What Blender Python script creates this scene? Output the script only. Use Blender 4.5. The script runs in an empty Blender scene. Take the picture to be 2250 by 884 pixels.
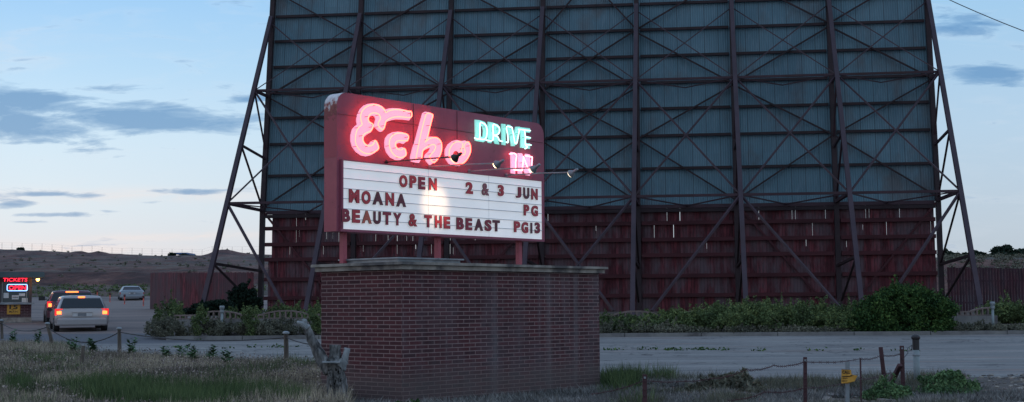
import bpy, math, random
import numpy as np
from mathutils import Vector, Matrix, noise
from mathutils.geometry import tessellate_polygon
R=math.radians
S=bpy.context.scene
COL=S.collection
rng=np.random.default_rng(7); random.seed(7)

# ------------------------------------------------------------------ camera
F=2977.9; PITCH=.0759; ROLL=-.0069
cam=bpy.data.cameras.new('camera'); co=bpy.data.objects.new('camera',cam); COL.objects.link(co); S.camera=co
cam.sensor_width=36; cam.sensor_fit='HORIZONTAL'; cam.lens=36*F/2250; cam.clip_start=.1; cam.clip_end=9000
FW=Vector((0,math.cos(PITCH),math.sin(PITCH))); RX=Vector((1,0,0)); UX=Vector((0,-math.sin(PITCH),math.cos(PITCH)))
RR=RX*math.cos(ROLL)+UX*math.sin(ROLL); UU=-RX*math.sin(ROLL)+UX*math.cos(ROLL)
M=Matrix((RR,UU,-FW)).transposed().to_4x4(); co.matrix_world=M
def ray(x,y): return FW+RR*((x-1125)/F)+UU*((442-y)/F)
def at(x,y,Y):
    d=ray(x,y); return d*(Y/d.y)
GH=[(-80,-1.62),(30,-1.62),(45,-1.5),(53,-1.33),(57,-1.25),(66,-1.2),(80,-.75),(92,-.35),(130,.57),(150,1.6),(9000,1.6)]
def gh(y):
    for (a,za),(b,zb) in zip(GH,GH[1:]):
        if y<=b: return za+(zb-za)*(y-a)/(b-a)
    return 1.6
def gnd(x,y):
    d=ray(x,y); lo,hi=5.,150.
    for _ in range(50):
        m=(lo+hi)/2
        if d.z*m/d.y>gh(m): lo=m
        else: hi=m
    return Vector((d.x*lo/d.y,lo,gh(lo)))

# ------------------------------------------------------------------ meshes
class MB:
    def __init__(s): s.v=[];s.f=[];s.m=[];s.uv=[]
    def face(s,pts,m=0,uv=None):
        i=len(s.v); s.v+= [tuple(p) for p in pts]; s.f.append(tuple(range(i,i+len(pts)))); s.m.append(m); s.uv.append(uv)
    def box(s,lo,hi,mat=None,m=0):
        c=[Vector((x,y,z)) for z in(lo[2],hi[2]) for y in(lo[1],hi[1]) for x in(lo[0],hi[0])]
        if mat is not None: c=[mat@p for p in c]
        i=len(s.v); s.v+=[tuple(p) for p in c]
        for q in((0,2,3,1),(4,5,7,6),(0,1,5,4),(2,6,7,3),(0,4,6,2),(1,3,7,5)): s.f.append(tuple(i+k for k in q)); s.m.append(m); s.uv.append(None)
        return s
    def beam(s,a,b,w,h,up=(0,0,1),m=0):
        a=Vector(a);b=Vector(b);d=(b-a); L=d.length; d.normalize(); up=Vector(up)
        if abs(d.dot(up))>.97: up=Vector((0,1,0))
        x=d.cross(up).normalized(); z=x.cross(d).normalized()
        mt=Matrix((x,d,z)).transposed().to_4x4(); mt.translation=a
        return s.box((-w/2,0,-h/2),(w/2,L,h/2),mt,m)
    def tube(s,pts,r,n=6,cap=True,m=0):
        pts=[Vector(p) for p in pts]; N=len(pts); rs=r if isinstance(r,(list,tuple)) else [r]*N
        t=(pts[1]-pts[0]).normalized(); u=t.orthogonal().normalized(); i0=len(s.v)
        for k in range(N):
            if k==0:t=pts[1]-pts[0]
            elif k==N-1:t=pts[-1]-pts[-2]
            else:t=(pts[k+1]-pts[k]).normalized()+(pts[k]-pts[k-1]).normalized()
            if t.length<1e-9: t=Vector((0,0,1))
            t.normalize(); u=(u-t*u.dot(t)); u=u.normalized() if u.length>1e-6 else t.orthogonal().normalized(); w=t.cross(u)
            for j in range(n):
                a=2*math.pi*j/n; s.v.append(tuple(pts[k]+(u*math.cos(a)+w*math.sin(a))*rs[k]))
        for k in range(N-1):
            for j in range(n):
                a=i0+k*n+j;b=i0+k*n+(j+1)%n; s.f.append((a,b,b+n,a+n)); s.m.append(m); s.uv.append(None)
        if cap:
            s.f.append(tuple(i0+j for j in range(n))[::-1]); s.f.append(tuple(i0+(N-1)*n+j for j in range(n))); s.m+=[m,m]; s.uv+=[None,None]
        return s
    def lathe(s,prof,n=16,mat=None,m=0):
        i0=len(s.v)
        for r,z in prof:
            for j in range(n):
                a=2*math.pi*j/n; p=Vector((r*math.cos(a),r*math.sin(a),z)); s.v.append(tuple(mat@p if mat is not None else p))
        for k in range(len(prof)-1):
            for j in range(n):
                a=i0+k*n+j;b=i0+k*n+(j+1)%n; s.f.append((a,b,b+n,a+n)); s.m.append(m); s.uv.append(None)
        s.f.append(tuple(i0+j for j in range(n))[::-1]); s.f.append(tuple(i0+(len(prof)-1)*n+j for j in range(n))); s.m+=[m,m]; s.uv+=[None,None]
        return s
    def poly(s,loops,m=0):
        L=[[Vector(p) for p in l] for l in loops]; flat=[p for l in L for p in l]
        # 2D tessellation in local plane given by first loop
        a=flat[0]; nrm=Vector((0,0,0)); l0=L[0]
        for i in range(len(l0)): nrm+=(l0[i]-a).cross(l0[(i+1)%len(l0)]-a)
        nrm.normalize(); x=nrm.orthogonal().normalized(); y=nrm.cross(x)
        L2=[[Vector(((p-a).dot(x),(p-a).dot(y),0)) for p in l] for l in L]
        i0=len(s.v); s.v+=[tuple(p) for p in flat]
        for t in tessellate_polygon(L2): s.f.append(tuple(i0+k for k in t)); s.m.append(m); s.uv.append(None)
        return s
def root_of(o):
    while o.parent: o=o.parent
    return o
def mkmesh(name,mb,mats,off=None,smooth=False):
    me=bpy.data.meshes.new(name)
    v=mb.v if off is None else [(a-off[0],b-off[1],c-off[2]) for a,b,c in mb.v]
    me.from_pydata(v,[],mb.f)
    for m in (mats if isinstance(mats,(list,tuple)) else [mats]): me.materials.append(m)
    if any(mb.m): me.polygons.foreach_set('material_index',mb.m)
    if any(u is not None for u in mb.uv):
        ul=me.uv_layers.new(name='UVMap')
        for p,u in zip(me.polygons,mb.uv):
            if u is not None:
                for li,c in zip(p.loop_indices,u): ul.data[li].uv=c
    if smooth: me.polygons.foreach_set('use_smooth',[True]*len(me.polygons))
    me.update(); return me
def part(name,mb,mats,parent,world=True,smooth=False,label=None):
    me=mkmesh(name,mb,mats,root_of(parent).location if world else None,smooth)
    o=bpy.data.objects.new(name,me); COL.objects.link(o); o.parent=parent
    if label:o['label']=label
    return o
def single(name,mb,mats,label,cat,group=None,kind=None,smooth=False,origin=None):
    org=Vector(origin) if origin is not None else None
    me=mkmesh(name,mb,mats,org,smooth); o=bpy.data.objects.new(name,me); COL.objects.link(o)
    if org is not None:o.location=org
    tag(o,label,cat,group,kind); return o
def tag(o,label=None,cat=None,group=None,kind=None):
    if label:o['label']=label
    if cat:o['category']=cat
    if group:o['group']=group
    if kind:o['kind']=kind
def thing(name,label,cat,loc,rz=0,group=None):
    o=bpy.data.objects.new(name,None); COL.objects.link(o); o.location=loc; o.rotation_euler=(0,0,rz); o.empty_display_size=.2
    tag(o,label,cat,group); return o
def dup(root,loc,rz=None,label=None):
    r=root.copy(); COL.objects.link(r); r.location=loc
    if rz is not None:r.rotation_euler=(0,0,rz)
    if label:r['label']=label
    for ch in list(root.children):
        c=ch.copy(); COL.objects.link(c); c.parent=r
        for g in list(ch.children):
            d=g.copy(); COL.objects.link(d); d.parent=c
    return r
def np_obj(name,v,f,mat,rnd=None,parent=None,loc=None):
    me=bpy.data.meshes.new(name); n=len(f); k=f.shape[1]
    if loc is not None: v=v-np.array(loc)[None]
    me.vertices.add(len(v)); me.vertices.foreach_set('co',v.astype(np.float32).ravel())
    me.loops.add(n*k); me.loops.foreach_set('vertex_index',f.astype(np.int32).ravel())
    me.polygons.add(n); me.polygons.foreach_set('loop_start',np.arange(0,n*k,k,dtype=np.int32))
    if rnd is not None:
        a=me.attributes.new('rnd','FLOAT','POINT'); a.data.foreach_set('value',rnd.astype(np.float32))
    me.materials.append(mat); me.update(calc_edges=True); me.validate()
    o=bpy.data.objects.new(name,me); COL.objects.link(o)
    if parent is not None:o.parent=parent
    elif loc is not None:o.location=loc
    return o
def leaves(pts,size,elong=1.6,up=.3,rg=rng,clump=None):
    n=len(pts); d=rg.normal(size=(n,3)); d[:,2]+=up; d/=np.linalg.norm(d,axis=1)[:,None]
    e=rg.normal(size=(n,3)); e-=d*(e*d).sum(1)[:,None]; e/=np.linalg.norm(e,axis=1)[:,None]
    s=size*rg.uniform(.55,1.35,n)[:,None]; a=d*s*elong; b=e*s*.5
    v=np.stack([pts-a*.5,pts+b,pts+a*.5,pts-b],1).reshape(-1,3); f=np.arange(4*n).reshape(n,4)
    return v,f,np.repeat(rg.uniform(0,1,n),4)
def blob_pts(blobs,n,rg=rng,hollow=.55):
    vol=np.array([b[3]*b[4]*b[5] for b in blobs])**(.67); c=rg.choice(len(blobs),n,p=vol/vol.sum())
    B=np.array(blobs)[c]; d=rg.normal(size=(n,3)); d/=np.linalg.norm(d,axis=1)[:,None]
    r=rg.uniform(hollow**3,1,n)**(1/3); r*=1+.12*rg.normal(size=n)
    return B[:,:3]+d*B[:,3:6]*r[:,None]
def blades(base,hgt,wid,spread,rg=rng,per=3,seg=False):
    n=len(base); base=np.repeat(base,per,0); N=n*per; h=np.repeat(hgt,per)*rg.uniform(.6,1.1,N)
    base=base+np.c_[rg.normal(0,spread*.35,(N,2)),np.zeros(N)]
    a=rg.uniform(0,2*np.pi,N); w=np.c_[np.cos(a),np.sin(a),np.zeros(N)]*wid*rg.uniform(.6,1.4,N)[:,None]
    tip=base+np.c_[rg.normal(0,1,(N,2))*spread,h]
    v=np.stack([base-w,base+w,tip],1).reshape(-1,3); return v,np.arange(3*N).reshape(N,3),np.repeat(rg.uniform(0,1,N),3)

# ------------------------------------------------------------------ materials
def nodes(name):
    m=bpy.data.materials.new(name); m.use_nodes=True; nt=m.node_tree; nt.nodes.clear()
    out=nt.nodes.new('ShaderNodeOutputMaterial'); b=nt.nodes.new('ShaderNodeBsdfPrincipled'); nt.links.new(b.outputs[0],out.inputs[0])
    return m,nt,b
class NT:
    def __init__(s,nt): s.nt=nt
    def n(s,t,**k):
        x=s.nt.nodes.new(t)
        for a,v in k.items():
            if a.startswith('i_'):
                key=a[2:]; x.inputs[int(key) if key.isdigit() else key.replace('_',' ')].default_value=v
            else: setattr(x,a,v)
        return x
    def l(s,a,b): s.nt.links.new(a,b)
    def coord(s,kind='Object',scale=(1,1,1),rot=(0,0,0),loc=(0,0,0)):
        c=s.n('ShaderNodeTexCoord'); m=s.n('ShaderNodeMapping'); m.inputs['Scale'].default_value=scale; m.inputs['Rotation'].default_value=rot; m.inputs['Location'].default_value=loc
        s.l(c.outputs[kind],m.inputs[0]); return m.outputs[0]
    def noise(s,vec,scale,detail=4,rough=.55,dist=0):
        x=s.n('ShaderNodeTexNoise'); x.inputs['Scale'].default_value=scale; x.inputs['Detail'].default_value=detail; x.inputs['Roughness'].default_value=rough; x.inputs['Distortion'].default_value=dist
        s.l(vec,x.inputs['Vector']); return x.outputs['Fac']
    def ramp(s,fac,stops,interp='LINEAR'):
        x=s.n('ShaderNodeValToRGB'); x.color_ramp.interpolation=interp; e=x.color_ramp.elements
        while len(e)<len(stops): e.new(.5)
        for q,(p,c) in zip(e,stops): q.position=p; q.color=(c,c,c,1) if isinstance(c,(int,float)) else (*c,1)
        s.l(fac,x.inputs[0]); return x.outputs[0]
    def mix(s,f,a,b,mode='MIX'):
        x=s.n('ShaderNodeMix',data_type='RGBA',blend_type=mode)
        for sock,v in ((x.inputs[0],f),(x.inputs[6],a),(x.inputs[7],b)):
            if hasattr(v,'is_linked'): s.l(v,sock)
            elif isinstance(v,(int,float)): sock.default_value=v
            else: sock.default_value=(*v,1)
        return x.outputs[2]
    def math(s,op,a,b=None,c=None,clamp=False):
        x=s.n('ShaderNodeMath',operation=op,use_clamp=clamp)
        for i,v in enumerate((a,b,c)):
            if v is None: continue
            if hasattr(v,'is_linked'): s.l(v,x.inputs[i])
            else: x.inputs[i].default_value=v
        return x.outputs[0]
    def bump(s,h,b,strength=.5,dist=.02):
        x=s.n('ShaderNodeBump'); x.inputs['Strength'].default_value=strength; x.inputs['Distance'].default_value=dist; s.l(h,x.inputs['Height']); s.l(x.outputs[0],b.inputs['Normal'])
def mottled(name,c1,c2,scale=3,rough=.8,bump=.3,bscale=None,stretch=(1,1,1),metal=0,c3=None,c3w=.62,detail=5,dist=.01):
    m,nt,b=nodes(name); t=NT(nt); v=t.coord('Object',stretch); f=t.noise(v,scale,detail); c=t.ramp(f,[(.35,c1),(.65,c2)])
    if c3: g=t.noise(v,scale*.37,4); c=t.mix(t.ramp(g,[(c3w-.05,0.),(c3w+.07,1.)]),c,c3)
    t.l(c,b.inputs['Base Color']); b.inputs['Roughness'].default_value=rough; b.inputs['Metallic'].default_value=metal
    if bump: t.bump(t.noise(v,bscale or scale*4,4),b,bump,dist)
    return m
def emis(name,col,strength):
    m,nt,b=nodes(name); b.inputs['Base Color'].default_value=(*[min(1,c) for c in col],1); b.inputs['Emission Color'].default_value=(*col,1); b.inputs['Emission Strength'].default_value=strength; b.inputs['Roughness'].default_value=.3
    return m
def leafmat(name,stops,clump=1.2,rw=.5,cwt=1.0):
    m,nt,b=nodes(name); t=NT(nt); a=t.n('ShaderNodeAttribute',attribute_name='rnd'); v=t.coord('Object'); g=t.noise(v,clump,3)
    f=t.math('ADD',t.math('MULTIPLY',a.outputs['Fac'],rw),t.math('MULTIPLY',t.math('SUBTRACT',g,.5),cwt)); f=t.math('ADD',f,.5-rw*.5)
    t.l(t.ramp(f,stops),b.inputs['Base Color']); b.inputs['Roughness'].default_value=.85; b.inputs['Specular IOR Level'].default_value=.15
    return m
MT={}
MT['steel']=mottled('steel_maroon',(.035,.014,.022),(.055,.024,.034),1.2,.7,.2,8,c3=(.035,.012,.012))
MT['rake']=mottled('steel_purple',(.036,.019,.029),(.055,.030,.042),1.0,.6,.2,8,c3=(.045,.02,.025))
MT['dark']=mottled('steel_dark',(.016,.008,.011),(.032,.014,.018),1.5,.75,.2,8)
MT['woodgirt']=mottled('red_timber',(.05,.012,.016),(.085,.02,.026),2,.9,.4,12,stretch=(.3,1,1))
def m_clad():
    m,nt,b=nodes('blue_grey_corrugated'); t=NT(nt); v=t.coord('Object'); sp=t.n('ShaderNodeSeparateXYZ'); t.l(v,sp.inputs[0])
    base=t.ramp(t.noise(v,.35,3),[(.3,(.082,.172,.222)),(.7,(.125,.228,.280))])
    # sheets of about 0.9 m with their own tone
    sh=t.n('ShaderNodeTexWhiteNoise',noise_dimensions='2D'); cb=t.n('ShaderNodeCombineXYZ')
    t.l(t.math('FLOOR',t.math('DIVIDE',sp.outputs[0],.87)),cb.inputs[0]); t.l(t.math('FLOOR',t.math('DIVIDE',t.math('ADD',sp.outputs[2],.9),5.3)),cb.inputs[1]); t.l(cb.outputs[0],sh.inputs['Vector'])
    base=t.mix(t.math('MULTIPLY',sh.outputs['Value'],.32),base,(.055,.10,.135))
    v2=t.coord('Object',(3.,3,.22)); st=t.noise(v2,2.2,5,.6)
    base=t.mix(t.ramp(st,[(.5,0.),(.72,.55)]),base,(.17,.24,.29))
    base=t.mix(t.ramp(t.noise(t.coord('Object',(1,1,.5)),.45,6,.6),[(.52,0.),(.68,.6)]),base,(.10,.065,.055))
    sm=t.math('FRACT',t.math('DIVIDE',sp.outputs[0],.87)); base=t.mix(t.math('MULTIPLY',t.math('LESS_THAN',sm,.055),.6),base,(.025,.035,.045))
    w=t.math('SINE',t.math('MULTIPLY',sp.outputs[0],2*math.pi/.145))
    base=t.mix(t.math('MULTIPLY',t.math('MAXIMUM',w,0.),.28),base,(.03,.05,.07))  # shading of the corrugation put into the colour as dark stripes
    t.l(base,b.inputs['Base Color']); b.inputs['Roughness'].default_value=.65
    t.bump(w,b,.6,.02); return m
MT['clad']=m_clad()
def m_boards(name,a,b_,grey,w=.2,zs=.15,amt=.62):
    m,nt,b=nodes(name); t=NT(nt); v=t.coord('Object'); sp=t.n('ShaderNodeSeparateXYZ'); t.l(v,sp.inputs[0])
    wn=t.n('ShaderNodeTexWhiteNoise',noise_dimensions='1D'); t.l(t.math('FLOOR',t.math('DIVIDE',sp.outputs[0],w)),wn.inputs['W'])
    c=t.mix(wn.outputs['Value'],a,b_)
    v2=t.coord('Object',(1,1,zs)); n1=t.noise(v2,9,6,.6)
    c=t.mix(t.ramp(n1,[(.42,0.),(.62,.75)]),c,tuple(x*.35 for x in a))
    g=t.noise(t.coord('Object',(1.2,1,.35)),.9,5,.65); c=t.mix(t.ramp(g,[(amt-.12,0.),(amt+.06,.75)]),c,grey)
    fr=t.math('FRACT',t.math('DIVIDE',sp.outputs[0],w)); c=t.mix(t.math('MULTIPLY',t.math('LESS_THAN',fr,.09),.75),c,(.008,.004,.005))
    t.l(c,b.inputs['Base Color']); b.inputs['Roughness'].default_value=.9; t.bump(n1,b,.4,.01); return m
MT['siding']=m_boards('red_siding',(.085,.015,.023),(.20,.040,.052),(.13,.10,.115),.203,amt=.555)
MT['fence']=m_boards('red_fence',(.12,.022,.032),(.24,.052,.066),(.075,.05,.058),.16,amt=.50)
MT['fence_dark']=m_boards('dark_red_fence',(.06,.018,.03),(.095,.03,.04),(.06,.045,.06),.16,amt=.60)
def m_brick(name='sign_brick',bw=.2862,rh=.0677):
    m,nt,b=nodes(name); t=NT(nt); uv=t.coord('UV'); br=t.n('ShaderNodeTexBrick',offset=.5)
    t.l(uv,br.inputs['Vector'])
    for k,val in (('Scale',1.),('Mortar Size',.0078),('Mortar Smooth',.15),('Bias',0.),('Brick Width',bw),('Row Height',rh)): br.inputs[k].default_value=val
    br.inputs['Color1'].default_value=(.058,.010,.013,1); br.inputs['Color2'].default_value=(.135,.024,.028,1); br.inputs['Mortar'].default_value=(.38,.245,.23,1)
    c=t.mix(t.math('MULTIPLY',t.noise(uv,14,3),.5),br.outputs['Color'],(.025,.012,.016))
    # pale mineral streaks run down the long face
    st=t.noise(t.coord('UV',(2.4,.16,1)),1.3,5,.6); sp=t.n('ShaderNodeSeparateXYZ'); t.l(uv,sp.inputs[0])
    lng=t.math('GREATER_THAN',sp.outputs[0],20.)
    s1=t.math('MULTIPLY',t.ramp(st,[(.48,0.),(.70,.45)]),lng)
    grow=t.math('MULTIPLY',t.ramp(t.noise(t.coord('UV',(.8,.3,1)),2.0,5,.6),[(.46,0.),(.70,.42)]),lng)
    tot=t.math('MAXIMUM',s1,grow)
    c=t.mix(tot,c,(.15,.14,.155)); c=t.mix(.05,c,(.08,.075,.12))
    # two strong runs
    for cx,w in ((22.40,.05),(23.87,.07),(24.67,.05)):
        d=t.math('ABSOLUTE',t.math('SUBTRACT',t.math('ADD',sp.outputs[0],t.math('MULTIPLY',t.math('SUBTRACT',t.noise(uv,2.5,2),.5),.12)),cx))
        k=t.math('SUBTRACT',1.,t.math('DIVIDE',d,w*1.8),clamp=True); c=t.mix(t.math('MULTIPLY',k,.33),c,(.22,.205,.215))
    dk=t.ramp(t.noise(uv,.9,5,.65),[(.45,0.),(.7,.35)]); c=t.mix(dk,c,(.035,.018,.022))
    lowz=t.math('SUBTRACT',1.,t.math('DIVIDE',t.math('ADD',sp.outputs[1],t.math('MULTIPLY',t.noise(uv,3,4),-.5)),.35),clamp=True); c=t.mix(t.math('MULTIPLY',lowz,.55),c,(.12,.10,.095))
    t.l(c,b.inputs['Base Color']); b.inputs['Roughness'].default_value=.85
    h=t.math('SUBTRACT',t.math('MULTIPLY',t.noise(uv,40,3),.3),t.math('MULTIPLY',br.outputs['Fac'],1.)); t.bump(h,b,.6,.006); return m
MT['brick']=m_brick()
MT['boothbrick']=m_brick('booth_brick',.3,.09)
MT['conc']=mottled('coping_concrete',(.24,.21,.185),(.40,.355,.31),4,.9,.5,25,c3=(.10,.09,.09),c3w=.55)
MT['curb']=mottled('curb_concrete',(.17,.16,.16),(.24,.23,.22),2,.95,.4,20,c3=(.10,.09,.09))
MT['block']=mottled('pink_block',(.17,.125,.115),(.25,.185,.165),3,.95,.4,20,c3=(.12,.10,.10))
def m_signred(name,a,b_):
    m,nt,b=nodes(name); t=NT(nt); v=t.coord('Object'); c=t.ramp(t.noise(v,2.5,6,.6),[(.35,a),(.65,b_)])
    c=t.mix(t.ramp(t.noise(v,9,4),[(.62,0.),(.72,.5)]),c,tuple(x*.45 for x in a)); t.l(c,b.inputs['Base Color']); b.inputs['Roughness'].default_value=.55
    t.bump(t.noise(v,1.4,3),b,.25,.03); return m
MT['signred']=m_signred('sign_maroon',(.27,.06,.10),(.34,.08,.125))
MT['signside']=m_signred('sign_side_red',(.36,.07,.095),(.44,.09,.115))
def m_rust():
    m,nt,b=nodes('peeling_side'); t=NT(nt); v=t.coord('Object'); sp=t.n('ShaderNodeSeparateXYZ'); t.l(v,sp.inputs[0])
    n=t.noise(v,9,8,.65); zf=t.math('MULTIPLY',t.math('SUBTRACT',sp.outputs[2],2.50),1.9)
    k=t.math('ADD',n,t.math('MULTIPLY',zf,.45)); c=t.ramp(k,[(.48,(.42,.09,.11)),(.56,(.24,.07,.07)),(.68,(.36,.12,.10)),(.76,(.65,.6,.62)),(1.,(.8,.78,.8))])
    t.l(c,b.inputs['Base Color']); b.inputs['Roughness'].default_value=.8; return m
MT['peel']=m_rust()
MT['white']=None
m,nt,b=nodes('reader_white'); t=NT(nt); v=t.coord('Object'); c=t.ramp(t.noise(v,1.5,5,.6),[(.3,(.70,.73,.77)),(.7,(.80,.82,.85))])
t.l(c,b.inputs['Base Color']); t.l(c,b.inputs['Emission Color']); b.inputs['Emission Strength'].default_value=.43; b.inputs['Roughness'].default_value=.5; MT['white']=m  # emission brightens the board itself, beyond what the lamps give
MT['rail']=mottled('rail_grey',(.50,.53,.58),(.58,.61,.66),5,.5,0)
MT['lred']=mottled('letter_red',(.50,.035,.05),(.58,.05,.07),6,.45,0)
MT['lred2']=mottled('letter_dark_red',(.27,.022,.045),(.34,.03,.06),6,.45,0)
MT['lbrown']=mottled('letter_brown',(.13,.022,.04),(.17,.03,.05),6,.45,0)
MT['lorange']=mottled('letter_orange',(.55,.12,.08),(.62,.16,.10),6,.45,0)
MT['lpink']=mottled('letter_faded',(.32,.09,.11),(.38,.12,.14),6,.45,0)
MT['lside']=mottled('letter_edge',(.03,.012,.016),(.05,.018,.02),6,.6,0)
MT['pinkface']=emis('pink_face',(1.,.33,.50),.70); MT['pinkface'].node_tree.nodes['Principled BSDF'].inputs['Base Color'].default_value=(.50,.62,.78,1)  # painted face glows by itself, standing in for tube light on it
MT['greenface']=emis('mint_face',(.25,.80,.72),.40); MT['greenface'].node_tree.nodes['Principled BSDF'].inputs['Base Color'].default_value=(.45,.78,.72,1)  # mint face also carries the tubes' light as its own emission
MT['tubepink']=emis('neon_pink',(1,.058,.036),13.0)
MT['tubepink2']=emis('neon_pink_bright',(1,.16,.2),8.0)
MT['tubegreen']=emis('neon_mint',(.50,1,.86),2.6)
MT['tubered']=emis('neon_red',(1,.018,.05),2.2)
MT['tubeblue']=emis('neon_blue',(.25,.5,1),2.4)
MT['black']=mottled('black_iron',(.015,.013,.015),(.03,.027,.03),6,.5,.1)
MT['galv']=mottled('galvanised',(.20,.22,.24),(.30,.33,.35),5,.5,.2,metal=.4)
MT['bulb']=emis('warm_bulb',(1,.72,.36),14)
MT['bulbsoft']=emis('warm_bulb_soft',(1,.85,.62),2.2)
MT['bark']=mottled('grey_bark',(.030,.030,.031),(.24,.235,.23),16,.95,1.,14,stretch=(1,1,.35),c3=(.05,.045,.042),dist=.03)
MT['cutwood']=mottled('weathered_cut_wood',(.16,.17,.175),(.36,.38,.39),8,.9,.6,20,stretch=(1,1,.3))
MT['post']=mottled('weathered_post',(.07,.055,.045),(.17,.14,.115),8,.9,.6,20,stretch=(1,1,.2),c3=(.07,.05,.04))
MT['rustpost']=mottled('rusty_t_post',(.055,.025,.03),(.09,.035,.04),6,.8,.4,20)
MT['pipe']=mottled('grey_pipe',(.20,.24,.25),(.27,.31,.32),5,.6,.2)
MT['wire']=mottled('dark_wire',(.03,.028,.03),(.05,.045,.05),9,.7,0)
MT['yellow']=mottled('yellow_sign',(.55,.26,.03),(.68,.35,.05),9,.6,.1,c3=(.30,.14,.03))
MT['ink']=mottled('sign_ink',(.02,.015,.01),(.035,.025,.02),9,.6,0)
# ------------------------------------------------------------------ ground
def hill(x,y):
    L=[(130,.57),(142,1.1),(150,1.9),(157,2.5),(163,4.1),(170,5.0),(184,5.6),(192,6.2),(205,7.3),(216,8.05),(226,8.3),(300,8.2),(9000,8.2)]
    Rr=[(130,.57),(138,2.5),(150,4.6),(158,5.1),(170,5.15),(9000,5.1)]
    def ip(T):
        if y<=T[0][0]: return T[0][1]
        for (a,za),(b,zb) in zip(T,T[1:]):
            if y<=b: return za+(zb-za)*(y-a)/(b-a)
        return T[-1][1]
    s=min(1,max(0,(x+15)/50)); s=s*s*(3-2*s); z=ip(L)*(1-s)+ip(Rr)*s
    if y>155:
        k=min(1,(y-155)/8)*(1-.75*s); e=noise.fractal(Vector((x*.045,y*.09,0)),.8,2.2,5)
        z+=k*e*.10+k*.14*noise.fractal(Vector((x*.22,y*.3,7)),.7,2.3,4)+k*.08*noise.noise(Vector((x*.35,y*.5,3)))
        # spoil heaps along the crest
        for px,hh,w in ((168,.4,.8),(212,.5,1.2),(484,.75,2.0),(505,.4,2.4),(545,.25,2.)):
            cx=(px-1125)/F*214; z+=hh*math.exp(-((x-cx)/w)**2-((y-214)/5)**2)*(1-s)
        z+=(1-s)*.05*max(0,-x-58)*min(1,max(0,(y-180)/40))
    return z
BR=[y for y,_ in GH if -80<y<150]
ys=sorted(set([-80,-20,5]+BR+list(range(10,130,6))))
xs=[-1500,-600,-250]+list(range(-120,121,8))+[250,600,1500]
b=MB()
def grid(mb,xs,ys,f,m=0):
    i0=len(mb.v); nx=len(xs)
    for y in ys:
        for x in xs: mb.v.append((x,y,f(x,y)))
    for j in range(len(ys)-1):
        for i in range(nx-1):
            a=i0+j*nx+i; mb.f.append((a,a+1,a+nx+1,a+nx)); mb.m.append(m); mb.uv.append(None)
ys2=[y for y in ys if y<=130]
if 130 not in ys2: ys2.append(130)
grid(b,xs,ys2,lambda x,y:gh(y))
def m_ground():
    m,nt,b=nodes('bare_dirt'); t=NT(nt); v=t.coord('Object'); c=t.ramp(t.noise(v,.35,6,.6),[(.35,(.095,.075,.068)),(.65,(.16,.125,.105))])
    c=t.mix(t.ramp(t.noise(v,3,5),[(.5,0.),(.7,.6)]),c,(.055,.05,.03)); t.l(c,b.inputs['Base Color']); b.inputs['Roughness'].default_value=.95
    t.bump(t.noise(v,6,6,.65),b,.8,.06); return m
MT['dirt']=m_ground()
single('ground',b,MT['dirt'],'bare dirt ground of the roadside verge and lot','ground',kind='structure')
def m_hill():
    m,nt,b=nodes('red_earth_hill'); t=NT(nt); v=t.coord('Object'); sp=t.n('ShaderNodeSeparateXYZ'); t.l(v,sp.inputs[0])
    n=t.noise(t.coord('Object',(1,1,2.5)),.18,8,.65); c=t.ramp(n,[(.38,(.065,.026,.022)),(.5,(.150,.062,.048)),(.62,(.25,.125,.095))])
    # flat benches carry dry scrub, steep banks stay bare
    g=t.n('ShaderNodeNewGeometry'); gz=t.n('ShaderNodeSeparateXYZ'); t.l(g.outputs['Normal'],gz.inputs[0])
    sc=t.math('MULTIPLY',t.ramp(gz.outputs[2],[(.986,0.),(.998,1.)]),t.ramp(t.noise(v,.5,5),[(.35,.2),(.6,.95)]))
    c=t.mix(sc,c,(.125,.125,.095)); c=t.mix(t.ramp(t.noise(v,1.1,7,.75),[(.47,0.),(.66,.6)]),c,(.030,.020,.018))
    c=t.mix(t.ramp(t.noise(v,.9,3),[(.70,0.),(.78,.5)]),c,(.24,.19,.18))
    hz=t.math('MULTIPLY',t.ramp(t.math('DIVIDE',sp.outputs[1],300.),[(.42,0.),(.75,1.)]),.06); c=t.mix(hz,c,(.28,.32,.42))  # atmospheric haze mixed into the hill colour with distance
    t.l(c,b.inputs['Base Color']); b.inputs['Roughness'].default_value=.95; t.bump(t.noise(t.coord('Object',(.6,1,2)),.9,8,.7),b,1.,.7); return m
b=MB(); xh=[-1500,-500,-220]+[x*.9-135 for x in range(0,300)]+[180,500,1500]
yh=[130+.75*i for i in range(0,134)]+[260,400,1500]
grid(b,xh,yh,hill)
single('hillside',b,m_hill(),'bare reddish earth hillside with scrubby benches behind the lot','hillside',kind='structure',smooth=False)

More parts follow.
